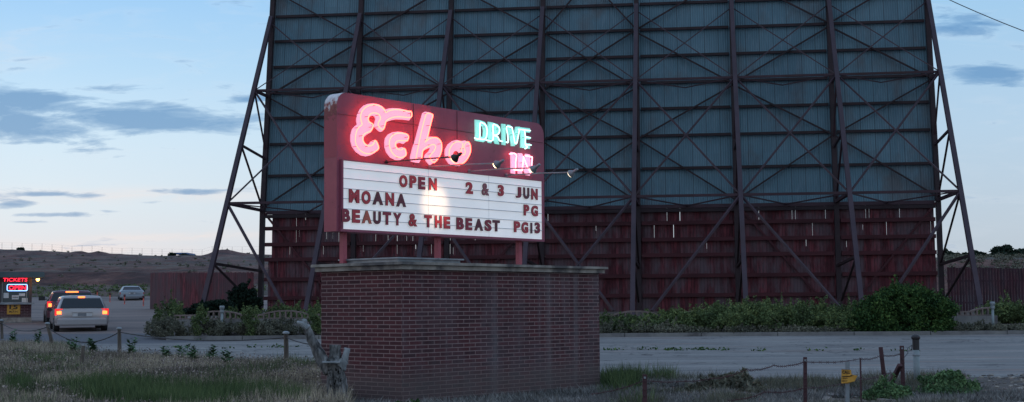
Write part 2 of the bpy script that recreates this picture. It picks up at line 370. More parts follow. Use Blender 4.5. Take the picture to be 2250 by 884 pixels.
# ------------------------------------------------------------------ road, lot, drive
def strip(name,near,far,dz,mat,label,cat,x0,x1,n=80):
    mb=MB()
    for i in range(n):
        xa=x0+(x1-x0)*i/n; xb=x0+(x1-x0)*(i+1)/n
        ya0,ya1,yb0,yb1=near(xa),far(xa),near(xb),far(xb)
        cuts=sorted(set([min(ya0,yb0)]+[q for q in BR if min(ya0,yb0)<q<max(ya1,yb1)]+[max(ya1,yb1)]))
        for c0,c1 in zip(cuts,cuts[1:]):
            cl=lambda v,lo,hi:max(lo,min(hi,v))
            p=[(xa,cl(c0,ya0,ya1)),(xb,cl(c0,yb0,yb1)),(xb,cl(c1,yb0,yb1)),(xa,cl(c1,ya0,ya1))]
            mb.face([(x,y,gh(y)+dz) for x,y in p])
    return single(name,mb,mat,label,cat,kind='structure')
def poly_fn(pts):
    P=sorted([(q.x,q.y) for q in pts])
    def f(x):
        if x<=P[0][0]: a,b=P[0],P[1]
        elif x>=P[-1][0]: return P[-1][1]
        else:
            for a,b in zip(P,P[1:]):
                if x<=b[0]: break
        return a[1]+(b[1]-a[1])*(x-a[0])/(b[0]-a[0]) if x>P[0][0] else P[0][1]
    return f
near=poly_fn([gnd(*p) for p in ((-400,728),(-100,738),(0,747),(110,765),(200,777),(330,786),(520,797),(700,808),(1000,822),(1317,834),(1700,838),(2000,832),(2250,828),(2700,815))])
CURB=53.4
def m_road():
    m,nt,b=nodes('worn_pale_road'); t=NT(nt); v=t.coord('Object'); sp=t.n('ShaderNodeSeparateXYZ'); t.l(v,sp.inputs[0])
    n=t.noise(t.coord('Object',(.3,1,1)),.55,8,.68); c=t.ramp(n,[(.34,(.165,.155,.15)),(.5,(.235,.22,.21)),(.66,(.315,.295,.275))])
    c=t.mix(t.ramp(t.noise(t.coord('Object',(.1,.8,1)),1.6,5,.6),[(.55,0.),(.72,.35)]),c,(.34,.25,.215))
    c=t.mix(t.ramp(t.noise(v,9,5,.7),[(.45,0.),(.68,.5)]),c,(.11,.105,.105))
    # darker patched asphalt towards the ticket booth
    d=t.math('ADD',t.math('MULTIPLY',t.math('ADD',sp.outputs[0],13.),-.22),t.math('MULTIPLY',t.math('SUBTRACT',sp.outputs[1],50.5),.55)); d=t.math('ADD',d,t.math('MULTIPLY',t.math('SUBTRACT',t.noise(v,.5,4),.5),1.6),clamp=True)
    c=t.mix(t.math('MULTIPLY',d,t.math('LESS_THAN',sp.outputs[0],-11.)),c,(.095,.095,.11))
    tr=t.noise(t.coord('Object',(.035,1.6,1),rot=(0,0,.04)),1.,3,.5); c=t.mix(t.ramp(tr,[(.52,0.),(.6,.28)]),c,(.10,.10,.11))
    c=t.mix(t.math('MULTIPLY',t.ramp(t.noise(t.coord('Object',(.07,.5,1)),1.9,5,.65),[(.56,0.),(.66,.5)]),t.math('GREATER_THAN',sp.outputs[0],3.)),c,(.30,.19,.155))
    ed=t.ramp(t.noise(v,1.1,6,.7),[(.60,0.),(.64,.55)]); c=t.mix(ed,c,(.125,.12,.125))
    # cracks
    vo=t.n('ShaderNodeTexVoronoi',feature='DISTANCE_TO_EDGE'); vv=t.coord('Object',(.16,.42,1)); vn=t.n('ShaderNodeVectorMath',operation='ADD'); t.l(vv,vn.inputs[0])
    nn=t.n('ShaderNodeTexNoise'); nn.inputs['Scale'].default_value=.9; t.l(v,nn.inputs['Vector']); t.l(nn.outputs['Color'],vn.inputs[1]); t.l(vn.outputs[0],vo.inputs['Vector']); vo.inputs['Scale'].default_value=1.
    ck=t.ramp(vo.outputs['Distance'],[(.006,.9),(.022,0.)]); ck=t.math('MULTIPLY',ck,t.ramp(t.noise(v,.25,3),[(.42,0.),(.58,1.)])); c=t.mix(ck,c,(.05,.045,.045))
    t.l(c,b.inputs['Base Color']); b.inputs['Roughness'].default_value=.9; t.bump(t.noise(v,14,5,.7),b,.4,.02); return m
strip('road',near,lambda x:CURB if x>-14.2 else 62.,.004,m_road(),'worn pale asphalt road in front of the drive-in','road',-60,60,150)
def m_lot():
    m,nt,b=nodes('gravel_lot'); t=NT(nt); v=t.coord('Object'); n=t.noise(t.coord('Object',(.15,1,1)),.5,6,.6); c=t.ramp(n,[(.35,(.13,.105,.10)),(.55,(.215,.165,.15)),(.7,(.30,.215,.185))])
    c=t.mix(t.ramp(t.noise(v,7,5,.7),[(.45,0.),(.7,.4)]),c,(.09,.08,.08)); t.l(c,b.inputs['Base Color']); b.inputs['Roughness'].default_value=.95; t.bump(t.noise(v,6,5),b,.5,.04); return m
strip('gravel_lot',lambda x:62.,lambda x:139. if x<-10 else 62.5,.004,m_lot(),'reddish gravel parking lot of the drive-in','parking lot',-80,60,40)
# ground cover band at the far side of the lot
# curb
cb=MB(); x=-13.6
while x<40:
    cb.box((x,CURB,gh(CURB)-.1),(x+2.97,CURB+.32,gh(CURB)+.15)); x+=3.0
single('kerb',cb,MT['curb'],'long pale concrete kerb along the planting bed','kerb',kind='structure')
# planting bed mound behind the kerb
def mound(x,y):
    e=min(1,max(0,(x+14)/3))*min(1,max(0,(62-x)/8)); k=min(1,max(0,(y-CURB-.3)/2.5)); return gh(y)+.02+e*k*.22*max(0,min(1,(90-y)/25))
b=MB(); grid(b,[i*1.5-14 for i in range(0,48)],[CURB+.33]+[54+i*1.5 for i in range(0,27)],mound)
single('planting_bed',b,MT['dirt'],'raised bare earth bed between kerb and screen tower','planting bed',kind='structure')
def gb(x,y): return max(gh(y),mound(x,y)) if (y>CURB+.3 and y<94 and x>-14) else (hill(x,y) if y>130 else gh(y))

# ------------------------------------------------------------------ screen tower
TO=Vector((-16.373,87.3326,-.311)); TB=-.1274; BAY=6.1; Z0=-.311
zA,zB,zT=13.793-Z0,6.165-Z0,19.04-Z0; LEAN=.1341
GZ=[19.394,17.6585,15.882,14.1,12.388,10.617,8.498]; GW=[5.0,3.96,2.98,1.693,.477]
ZTOP=25.
def cw(z):   # column plane w (towards camera) at local height z
    zk=6.4
    if z>zk: return -LEAN*z
    return -.5-(LEAN*zk-.5)*(z/zk)
def L(i,z,w): return Vector((i*BAY,-w,z))
tower=thing('drive_in_screen','towering blue grey corrugated movie screen seen from its braced steel back','screen tower',TO,TB)
def Tn(i): return L(i,zT,cw(zT)+.25)
def An(i): return L(i,zA,1.04)
def Bn_(i): return L(i,zB,6.05)
def Gn(i): return L(i,-.1,10.32)
def Gd(i): return Bn_(i).lerp(Gn(i),1.09)
# cladding sheet leaning back, one sheet with real thickness
b=MB(); zc=6.45
for i in range(7):
    x0,x1=i*BAY,(i+1)*BAY
    lo,hi=cw(zc)-.28,cw(ZTOP)-.28
    b.face([(x0,-lo,zc),(x1,-lo,zc),(x1,-hi,ZTOP),(x0,-hi,ZTOP)])
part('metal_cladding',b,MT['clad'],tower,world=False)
b=MB(); b.face([(0,-(cw(zc)-.5),zc),(42.7,-(cw(zc)-.5),zc),(42.7,-(cw(ZTOP)-.5),ZTOP),(0,-(cw(ZTOP)-.5),ZTOP)]); part('screen_face',b,MT['curb'],tower,world=False)
for i in range(8):
    b=MB(); b.beam(L(i,-.6,cw(0)),L(i,6.4,cw(6.4)),.30,.34,(0,1,0)); b.beam(L(i,6.4,cw(6.4)),L(i,ZTOP,cw(ZTOP)),.30,.34,(0,1,0))
    part('column',b,MT['dark'] ,tower,world=False)
    b=MB(); b.beam(Tn(i)+Vector((0,.05,.25)),Gd(i),.26,.26,(0,1,0)); part('raker',b,MT['rake'],tower,world=False)
for z in GZ+[21.13,22.9,24.7]:
    zz=z-Z0; w=cw(zz)-.12
    b=MB()
    for i in range(7): b.box((i*BAY+.22,-w-.08,zz-.09),((i+1)*BAY-.22,-w+.08,zz+.08))
    part('girt',b,MT['dark'],tower,world=False)
for z in GW:
    zz=z-Z0; w=cw(zz)
    for i in range(7):
        b=MB(); b.box((i*BAY+.22,-w-.12,zz-.12),((i+1)*BAY-.22,-w+.1,zz+.12)); part('timber_rail',b,MT['woodgirt'],tower,world=False)
b=MB(); b.box((.22,-cw(6.2)-.02,6.24),(42.5,-cw(6.2)+.2,6.47)); part('bottom_flashing',b,MT['steel'],tower,world=False)
b=MB(); b.box((.22,-cw(6.2)-.12,6.0),(42.5,-cw(6.2)+.12,6.21)); part('girt',b,MT['dark'],tower,world=False)
def br(a,c,w=.13,mat='steel'):
    w*=.72
    b=MB(); b.beam(a,c,w,w*.8); part('brace',b,MT[mat],tower,world=False)
def P(i,z): return L(i,z,cw(z)+.02)
zm=(zB+zA)/2+.2
for i in range(8):
    st=MB(); st.beam(An(i),L(i,zA+.05,cw(zA)),.17,.17); part('strut',st,MT['steel'],tower,world=False)
    st=MB(); st.beam(Bn_(i),L(i,zB+.02,cw(zB)),.18,.18); part('strut',st,MT['steel'],tower,world=False)
    rm=An(i).lerp(Bn_(i),.5); st=MB(); st.beam(rm,L(i,zm-.55,cw(zm)),.13,.13); part('strut',st,MT['steel'],tower,world=False)
    rl=Bn_(i).lerp(Gn(i),.56); st=MB(); st.beam(rl,L(i,2.55,cw(2.55)),.15,.15); part('strut',st,MT['dark'],tower,world=False)
    br(An(i),L(i,zm-.1,cw(zm)),.14); br(rm,L(i,zB+.1,cw(zB)),.15)
    br(rl,L(i,.2,cw(.2)-.0) if i in(7,) else rl.lerp(L(i,.0,cw(0)),.86),.16,'dark')
    if i in (7,4,5,3): br(Bn_(i),L(i,2.6,cw(2.6)),.14,'dark')
# long horizontals along the raker nodes
for z,nf,ww in ((zA,An,.14),(zB,Bn_,.15)):
    b=MB(); b.beam(nf(0),nf(7),ww,ww); part('chord',b,MT['steel'],tower,world=False)
for i in range(7):
    br(An(i),L(i+.5,zA-.1,cw(zA)),.1); br(An(i+1),L(i+.5,zA-.1,cw(zA)),.1)
    br(Bn_(i),L(i+.5,zB-.1,cw(zB)),.12); br(Bn_(i+1),L(i+.5,zB-.1,cw(zB)),.12)
    br(Tn(i)+Vector((0,0,-.15)),An(i+1),.11,'rake'); br(Tn(i+1)+Vector((0,0,-.15)),An(i),.11,'rake')
    br(An(i),Bn_(i+1),.15,'rake'); br(An(i+1),Bn_(i),.15,'rake')
def low(a,b_): # raker plane foot brace
    br(Bn_(a),Bn_(a).lerp(Gn(b_)+Vector(((a-b_)*1.05,0,0)),1.),.2,'rake')
for a,c in ((0,1),(2,1),(2,3),(3,4),(4,3),(5,4),(5,6),(7,6)): low(a,c)
# screen plane zigzags
z1=17.66-Z0; zt=21.2-Z0; zmid=10.4-Z0
node={0:0,1:1,2:0,3:1,4:1,5:0,6:1,7:0}
for i in range(7):
    a,c=node[i],node[i+1]
    def up(k,j): # k=1 node at z1, 0 at A/zt
        return z1 if k else None
    if a==0 and c==1: pr=[((i,zt),(i+1,z1)),((i+1,z1-.2),(i,zA+.1))]
    elif a==1 and c==0: pr=[((i,z1),(i+1,zt)),((i,z1-.2),(i+1,zA+.1))]
    else: pr=[((i,z1),(i+1,zA)),((i+1,z1),(i,zA)),((i,z1),(i+.5,zt)),((i+1,z1),(i+.5,zt))]
    for (p,z),(q,zz) in pr: br(P(p,z),P(q,zz),.17,'dark')
    if a==0 and c==1: pr=[((i,zA),(i+1,zmid)),((i,zB+.2),(i+1,zmid))]
    elif a==1 and c==0: pr=[((i+1,zA),(i,zmid)),((i+1,zB+.2),(i,zmid))]
    else: pr=[((i,zA),(i+1,zmid)),((i+1,zA),(i,zmid)),((i,zB+.2),(i+1,zmid)),((i+1,zB+.2),(i,zmid))]
    for (p,z),(q,zz) in pr: br(P(p,z),P(q,zz),.17,'dark')
for (p,q) in ((0,1),(5,6),(7,6),(3,2)): br(P(p,zB),P(q+(p-q)*.15,.3),.2,'woodgirt')
# timber siding with real gaps between boards
b=MB(); rows=[-.6]+[g-Z0 for g in GW[::-1]]+[6.3]; rg=random.Random(5)
for r in range(len(rows)-1):
    zl,zh=rows[r]+.0,rows[r+1]-.004
    x=.5 if r<5 else .8; x=.42
    if r>=3: x=.62
    while x<42.3:
        w=.203; gapp={0:.01,1:.01,2:.02,3:.06,4:.10,5:.08}[r]
        if x<13: gapp*=2.0
        elif 20<x<32: gapp*=.55
        cut=0; top=zh; bot=zl
        if rg.random()<gapp: cut=rg.choice((.012,.016,.028,.010))
        if cut and rg.random()<.25: # gap only on part of the height
            h0=rg.uniform(zl,zh-.3); h1=min(zh,h0+rg.uniform(.25,.8))
            yy=-(cw(zl)-.17)
            b.box((x+w-cut,yy,zl),(x+w-.002,yy+.025,h0)); b.box((x+w-cut,yy,h1),(x+w-.002,yy+.025,zh))
        yl=-(cw(zl)-.17)+rg.uniform(0,.02)
        b.box((x,yl,zl),(x+w-(cut or .0),yl+.025,zh)); x+=w
part('timber_siding',b,MT['siding'],tower,world=False)

# ------------------------------------------------------------------ brick base
BX=Vector((-1.8109,22.1734,-1.62)); BA=.8456563; BW=5.2323; BL=2.0034; BT=.5783+1.62
base=thing('brick_sign_base','dark red brick box under the neon sign with pale streaks down its long face','sign base',BX,BA)
b=MB(); zb=-.08; h0=(.5783-2.12)+1.62
def uvz(z): return z-h0
def wall(p,q,u0,L_):
    b.face([(*p,zb),(*q,zb),(*q,BT),(*p,BT)],0,[(u0,uvz(zb)),(u0+L_,uvz(zb)),(u0+L_,uvz(BT)),(u0,uvz(BT))])
wall((0,0),(BW,0),20+.2862*.5,BW); wall((0,BL),(0,0),.0,BL); wall((BW,0),(BW,BL),40,BL); wall((BW,BL),(0,BL),60,BW)
part('brick_wall',b,MT['brick'],base,world=False)
b=MB(); b.box((-.08,-.08,BT-.0),(BW+.08,BL+.08,BT+.075)); part('lower_coping',b,MT['conc'],base,world=False)
b=MB(); b.box((-.13,-.13,BT+.078),(2.6,BL+.13,BT+.125)); b.box((2.612,-.13,BT+.078),(BW+.13,BL+.13,BT+.122)); part('upper_coping',b,MT['conc'],base,world=False)
b=MB(); b.box((.25,.35,BT+.125),(1.75,1.75,BT+.19)); b.box((.2,.3,BT+.19),(1.8,1.8,BT+.215)); part('roof_hatch',b,MT['galv'],base,world=False)

# ------------------------------------------------------------------ marquee sign
K=1.045; SY=.8853
s_=Vector((math.cos(SY),math.sin(SY),0)); n_=Vector((math.sin(SY),-math.cos(SY),0))
P0=Vector((-2.8651,22.0685,1.2055))*K; SW,SH,SD=5.5216*K,2.3039*K,.29495*K
SO=Vector((P0.x,P0.y,.72))
sign=thing('marquee_sign','maroon roadside marquee with pink Echo neon above a white reader board','neon sign',SO,SY)
ZS=P0.z-SO.z
def sg(px,py,off=0.):     # picture point -> sign plane (s,z) in sign coordinates
    d=ray(px,py); Q=P0+n_*off; t=Q.dot(n_)/d.dot(n_); X=d*t-SO; return Vector((X.dot(s_),-off,X.z))
# cabinet with rounded upper corners
def prof(w,h,r,n=7):
    p=[(0,0),(w,0),(w,h-r)]
    p+=[(w-r+r*math.cos(a),h-r+r*math.sin(a)) for a in [math.pi/2*k/n for k in range(1,n+1)]]
    p+=[(r-r*math.sin(a),h-r+r*math.cos(a)) for a in [math.pi/2*k/n for k in range(0,n+1)]]
    return p
pr=prof(SW,SH,.24)
b=MB(); b.poly([[(x,0,z+ZS) for x,z in pr]],0); b.poly([[(x,SD,z+ZS) for x,z in pr]],0)
part('cabinet',b,MT['signred'],sign,world=False)
b=MB(); 
for i in range(len(pr)):
    (x0,z0),(x1,z1_)=pr[i],pr[(i+1)%len(pr)]
    top= z0>=1.22 and z1_>=1.22
    b.face([(x0,0,z0+ZS),(x1,0,z1_+ZS),(x1,SD,z1_+ZS),(x0,SD,z0+ZS)],1 if (x0<.3 and x1<.3 and min(z0,z1_)>.0 and False) else 0)
# left side is a lower red sheet and an upper peeling sheet
part('cabinet_edge',b,MT['signside'],sign,world=False)
b=MB(); r=.24
lp=[(0,1.22*K)]+[(-0,SH-r)]+[(r-r*math.cos(a),SH-r+r*math.sin(a)) for a in [math.pi/2*k/8 for k in range(1,9)]]
for (x0,z0),(x1,z1_) in zip(lp,lp[1:]): b.face([(x0-.004,-.004,z0+ZS+.003),(x1-.004,-.004,z1_+ZS+.003),(x1-.004,SD+.004,z1_+ZS+.003),(x0-.004,SD+.004,z0+ZS+.003)])
part('peeling_edge_sheet',b,MT['peel'],sign,world=False)
# panel seams and rivets on the face
b=MB()
for (x0,z0,x1,z1_) in ((.02,1.93*K,SW-.02,1.93*K),(1.9,1.22*K,1.9,SH-.02),(3.1,1.25*K,3.1,SH-.02)): b.beam((x0,-.003,z0+ZS),(x1,-.003,z1_+ZS),.006,.008,(0,1,0))
for k in range(30): b.box((random.uniform(.1,SW-.1),-.012,random.uniform(1.3,2.3)+ZS),(0,0,0)) if False else None
part('panel_seam',b,MT['lside'],sign,world=False)
# reader board
rb_l=sg(750.6,352); rb_r=sg(1186.4,400); rb_b=sg(750.6,503.4)
x0,x1=rb_l.x,rb_r.x+.01; z0,z1r=rb_b.z,(rb_l.z+rb_r.z)/2
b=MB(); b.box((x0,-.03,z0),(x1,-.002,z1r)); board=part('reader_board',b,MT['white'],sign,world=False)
nr=6; 
for k in range(1,nr+1):
    zz=z0+(z1r-z0)*(k-.12)/(nr+.0)*.995 if False else z0+(z1r-z0)*k/(nr+.75)
    b=MB(); b.box((x0+.003,-.045,zz-.0055),(x1-.003,-.031,zz+.0055)); o=part('letter_rail',b,MT['rail'],board,world=False)
b=MB()
for xx in (x0+(x1-x0)*.39,x0+(x1-x0)*.70): b.box((xx-.003,-.033,z0),(xx+.003,-.0305,z1r))
part('panel_joint',b,MT['rail'],board,world=False)
b=MB(); b.box((x0-.06,-.05,z0-.045),(x1+.06,-.0,z0-.002)); b.box((x1+.002,-.05,z0),(x1+.045,-.0,z1r)); b.box((x0-.04,-.05,z0),(x0-.002,-.0,z1r)); b.box((x0-.04,-.05,z1r+.002),(x1+.045,0.,z1r+.02)); part('board_frame',b,MT['signred'],sign,world=False)
# posts
for px in (768,975,1153):
    q=sg(px,515); b=MB(); b.box((q.x-.045,SD/2-.045,0.0),(q.x+.045,SD/2+.045,ZS-.001)); part('post',b,MT['signside'],sign,world=False)
# --- lettering from the built-in font
_fc={}
def glyph(ch,depth=.04,bold=.03):
    key=(ch,depth,bold)
    if key in _fc: return _fc[key]
    cu=bpy.data.curves.new('glyph','FONT'); cu.body=ch; cu.size=1; cu.offset=bold; cu.extrude=.5; cu.resolution_u=4
    ob=bpy.data.objects.new('glyph',cu); COL.objects.link(ob); dg=bpy.context.evaluated_depsgraph_get(); me=bpy.data.meshes.new_from_object(ob.evaluated_get(dg))
    V=[v.co.copy() for v in me.vertices]; Fc=[(tuple(p.vertices),p.normal.z) for p in me.polygons]
    bpy.data.objects.remove(ob); bpy.data.curves.remove(cu); bpy.data.meshes.remove(me)
    xs_=[v.x for v in V]; ys_=[v.y for v in V]; _fc[key]=(V,Fc,min(xs_),max(xs_),min(ys_),max(ys_)); return _fc[key]
def put_text(mb,txt,quad,depth,bold=.03,m_face=0,m_side=0,fit=True):
    """quad: origin, x-axis vector (full width), z-axis vector (full height), outward normal"""
    o,ax,az,nn=quad; V,Fc,xa,xb,ya,yb=glyph(txt,depth,bold); i0=len(mb.v)
    for v in V: mb.v.append(tuple(o+ax*((v.x-xa)/(xb-xa))+az*((v.y-ya)/(yb-ya))+nn*(depth*(v.z+.5))))
    for f,nz in Fc: mb.f.append(tuple(i0+k for k in f)); mb.m.append(m_face if nz>.5 else m_side); mb.uv.append(None)
A_=(700,340,3.535); B_=(940,360,3.685)
LET=[('O',A_,628,700,155,260,'lred'),('P',A_,707,770,160,265,'lred'),('E',A_,775,838,170,275,'lred2'),('N',B_,8,83,112,219,'lred'),
('2',B_,308,375,145,249,'lred'),('&',B_,437,505,155,262,'lpink'),('3',B_,568,625,168,268,'lred'),('J',B_,712,765,185,282,'lred2'),('U',B_,774,830,190,290,'lbrown'),('N',B_,838,898,198,297,'lred'),
('M',A_,236,328,266,380,'lred'),('O',A_,335,415,278,390,'lred'),('A',A_,420,512,286,395,'lbrown'),('N',A_,520,597,293,402,'lred'),('A',A_,604,690,302,410,'lbrown'),
('P',B_,777,830,328,425,'lred'),('G',B_,838,900,335,431,'lred'),
('B',A_,180,256,418,528,'lred2'),('E',A_,261,333,425,535,'lred'),('A',A_,336,424,432,540,'lorange'),('U',A_,426,494,438,545,'lbrown'),('T',A_,500,573,442,550,'lred2'),('Y',A_,580,654,450,555,'lred2'),
('&',A_,699,777,456,563,'lred'),('T',A_,822,890,466,570,'lred2'),('H',B_,57,123,418,525,'lred'),('E',B_,130,191,425,531,'lred'),
('B',B_,232,302,432,538,'lred2'),('E',B_,306,369,437,543,'lred2'),('A',B_,378,457,443,547,'lbrown'),('S',B_,461,525,450,551,'lred2'),('T',B_,525,592,453,553,'lbrown'),
('P',B_,698,757,462,560,'lred'),('G',B_,759,821,468,567,'lred'),('1',B_,832,850,474,569,'lbrown'),('3',B_,866,917,472,570,'lred2')]
for ch,(ox,oy,sc),xa,xb,ya,yb,mt in LET:
    # picture rows of the box corners follow the slope of the board rows
    cx=(xa+xb)/2; pa=sg(ox+xa/sc,oy+(ya+yb)/2/sc,.055); pb=sg(ox+xb/sc,oy+(ya+yb)/2/sc,.055)
    q0=sg(ox+cx/sc,oy+(yb-4)/sc,.055); q1=sg(ox+cx/sc,oy+(ya+4)/sc,.055)
    hh=q1.z-q0.z; b=MB(); w=(pb.x-pa.x)
    if ch=='1': w=max(w,.09)
    if ch=='J':pass
    put_text(b,ch,(Vector((pa.x,-.046,q0.z)),Vector((w-.035,0,0)),Vector((0,0,hh-.0)),Vector((0,-1,0))),.016,.035 if ch=='&' else .055,0,1)
    part('changeable_letter',b,[MT[mt],MT['lside']],board,world=False)
# --- neon letters
def neon(name,org,sc,faces,tubes,fm,tm,offt=.12,label=None,rad=.011):
    mb=MB()
    for loops in faces:
        LL=[[sg(org[0]+x/sc,org[1]+y/sc,.02) for x,y in lp] for lp in loops]
        mb.poly(LL,0)
        for lp in LL:
            for i in range(len(lp)):
                a,c=lp[i],lp[(i+1)%len(lp)]; mb.face([a,c,Vector((c.x,-.001,c.z)),Vector((a.x,-.001,a.z))],0)
    o=part(name,mb,MT[fm],sign,world=False,label=label)
    for tb in tubes:
        pts=[sg(org[0]+x/sc,org[1]+y/sc,offt) for x,y in tb]
        # smooth the run a little
        q=[]
        for i in range(len(pts)-1):
            p_1=pts[max(0,i-1)];p0_=pts[i];p1_=pts[i+1];p2_=pts[min(len(pts)-1,i+2)]
            for k in range(3):
                t=k/3; q.append(.5*((2*p0_)+(p1_-p_1)*t+(2*p_1-5*p0_+4*p1_-p2_)*t*t+(3*p0_-p_1-3*p1_+p2_)*t**3))
        q.append(pts[-1])
        m2=MB().tube(q,rad,6); part('neon_tube',m2,MT[tm],o,world=False,smooth=True)
        for i in range(3,len(q)-1,10): part('tube_support',MB().tube([Vector((q[i].x,-.02,q[i].z)),q[i]+Vector((0,.012,0))],.005,5),MT['lside'],o,world=False)
    return o
Eo=[(150,300),(165,230),(200,160),(250,110),(310,85),(380,80),(450,92),(505,120),(548,165),(600,150),(650,145),(740,150),(830,170),(895,190),(895,290),(880,315),(800,305),(700,300),(640,310),(560,335),(545,380),(530,430),(505,465),(480,475),(455,460),(420,425),(388,400),(400,360),(415,300),(405,262),(370,245),(330,262),(315,300),(325,340),(355,370),(373,402),(370,440),(345,480),(290,510),(250,545),(245,590),(265,630),(300,655),(330,640),(350,610),(385,590),(430,620),(455,680),(450,720),(400,765),(340,800),(280,815),(210,800),(140,750),(90,680),(68,600),(70,520),(90,440),(130,395),(160,375),(150,330)]
Et=[(905,190),(850,185),(760,170),(680,165),(600,180),(555,205),(530,160),(480,120),(410,98),(330,105),(260,145),(215,210),(205,290),(225,370),(190,400),(155,450),(135,530),(135,620),(170,700),(240,760),(320,778),(400,750),(450,710),(450,670),(425,610),(400,595),(385,640),(350,665),(310,668),(260,635),(235,580),(240,525),(280,490),(340,465),(370,420),(375,370),(325,335),(310,290),(325,245),(365,213),(420,215),(465,240),(480,290),(450,350),(450,390),(480,425),(510,443),(530,420),(545,370),(560,325),(620,285),(700,265),(800,268),(895,275),(915,230),(905,195)]
co_=[(540,620),(550,560),(590,510),(650,480),(720,470),(790,480),(850,510),(870,545),(860,590),(800,640),(740,625),(700,640),(700,680),(730,700),(780,685),(825,710),(838,790),(800,840),(750,865),(690,865),(620,830),(565,760),(542,690)]
ct=[(855,595),(870,545),(850,510),(790,492),(720,492),(660,515),(620,560),(603,620),(610,690),(640,760),(690,810),(750,830),(800,822),(835,790),(825,720),(800,702),(770,722),(730,718),(695,680),(690,630),(720,600),(780,595),(850,600)]
ho=[(245,90),(280,68),(330,75),(385,100),(385,140),(350,270),(320,415),(380,415),(440,430),(490,480),(510,550),(505,620),(470,690),(420,755),(345,812),(300,760),(270,700),(285,660),(330,620),(355,575),(330,570),(270,600),(245,620),(225,720),(195,778),(130,770),(80,755),(75,700),(105,580),(150,440),(200,250)]
h1=[(150,720),(190,520),(230,330),(270,180),(300,98),(350,95),(385,115),(370,180),(340,300),(310,430),(280,490)]
h2=[(280,490),(330,450),(400,425),(460,440),(500,490),(510,560),(500,630),(470,700),(420,760),(390,770),(340,700),(370,650),(410,600),(425,550),(390,522),(330,545),(260,590),(240,640),(225,720),(150,722)]
oo=[(555,650),(560,590),(600,520),(660,475),(720,460),(780,475),(830,468),(880,490),(905,540),(905,620),(880,700),(830,770),(760,820),(690,820),(610,790),(570,730)]
oh=[(665,655),(680,620),(715,608),(745,630),(745,665),(720,690),(685,690)]
ot=[(780,490),(720,485),(660,520),(620,590),(612,660),(630,730),(690,780),(760,795),(820,770),(870,710),(905,630),(905,540),(880,490),(840,500),(815,560),(835,610),(825,660),(795,665),(775,620),(795,560),(800,500)]
z1_=6.3125
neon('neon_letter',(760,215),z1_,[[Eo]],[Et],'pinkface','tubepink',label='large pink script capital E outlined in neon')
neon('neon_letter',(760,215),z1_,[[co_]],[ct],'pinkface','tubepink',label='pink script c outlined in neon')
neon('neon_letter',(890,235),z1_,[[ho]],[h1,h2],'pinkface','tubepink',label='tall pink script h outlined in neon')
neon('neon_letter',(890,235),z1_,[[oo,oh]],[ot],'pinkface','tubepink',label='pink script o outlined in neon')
D=(1030,255)
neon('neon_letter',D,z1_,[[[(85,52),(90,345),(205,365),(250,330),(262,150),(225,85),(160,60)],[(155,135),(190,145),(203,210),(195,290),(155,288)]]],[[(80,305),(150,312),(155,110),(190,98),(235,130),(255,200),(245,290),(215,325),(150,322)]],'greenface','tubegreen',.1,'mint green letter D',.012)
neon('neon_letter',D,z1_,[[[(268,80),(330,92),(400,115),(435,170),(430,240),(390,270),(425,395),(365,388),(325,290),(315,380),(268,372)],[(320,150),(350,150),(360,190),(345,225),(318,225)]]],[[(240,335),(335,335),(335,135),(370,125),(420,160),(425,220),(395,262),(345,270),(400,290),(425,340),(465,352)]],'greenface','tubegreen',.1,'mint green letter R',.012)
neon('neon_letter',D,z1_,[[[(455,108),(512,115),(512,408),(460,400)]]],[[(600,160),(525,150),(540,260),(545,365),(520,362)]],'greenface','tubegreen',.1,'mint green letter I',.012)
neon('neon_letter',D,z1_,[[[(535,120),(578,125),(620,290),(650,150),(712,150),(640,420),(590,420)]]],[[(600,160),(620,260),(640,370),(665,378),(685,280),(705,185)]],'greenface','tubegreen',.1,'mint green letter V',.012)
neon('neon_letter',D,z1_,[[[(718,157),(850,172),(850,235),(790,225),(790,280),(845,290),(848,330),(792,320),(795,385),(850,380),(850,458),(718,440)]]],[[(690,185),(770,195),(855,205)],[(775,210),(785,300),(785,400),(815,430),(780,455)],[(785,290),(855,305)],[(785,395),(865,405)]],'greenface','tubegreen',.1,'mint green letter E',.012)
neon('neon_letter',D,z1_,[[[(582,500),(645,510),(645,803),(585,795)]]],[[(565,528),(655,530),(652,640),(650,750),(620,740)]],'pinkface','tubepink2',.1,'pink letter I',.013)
neon('neon_letter',D,z1_,[[[(680,515),(740,520),(795,650),(785,525),(850,535),(860,660),(850,830),(790,820),(740,700),(742,805),(685,800)]]],[[(650,750),(742,758)],[(742,758),(752,650),(760,560)],[(760,560),(805,690),(858,790)],[(858,790),(872,700),(880,570)],[(880,570),(780,550)]],'pinkface','tubepink2',.1,'pink letter N',.013)
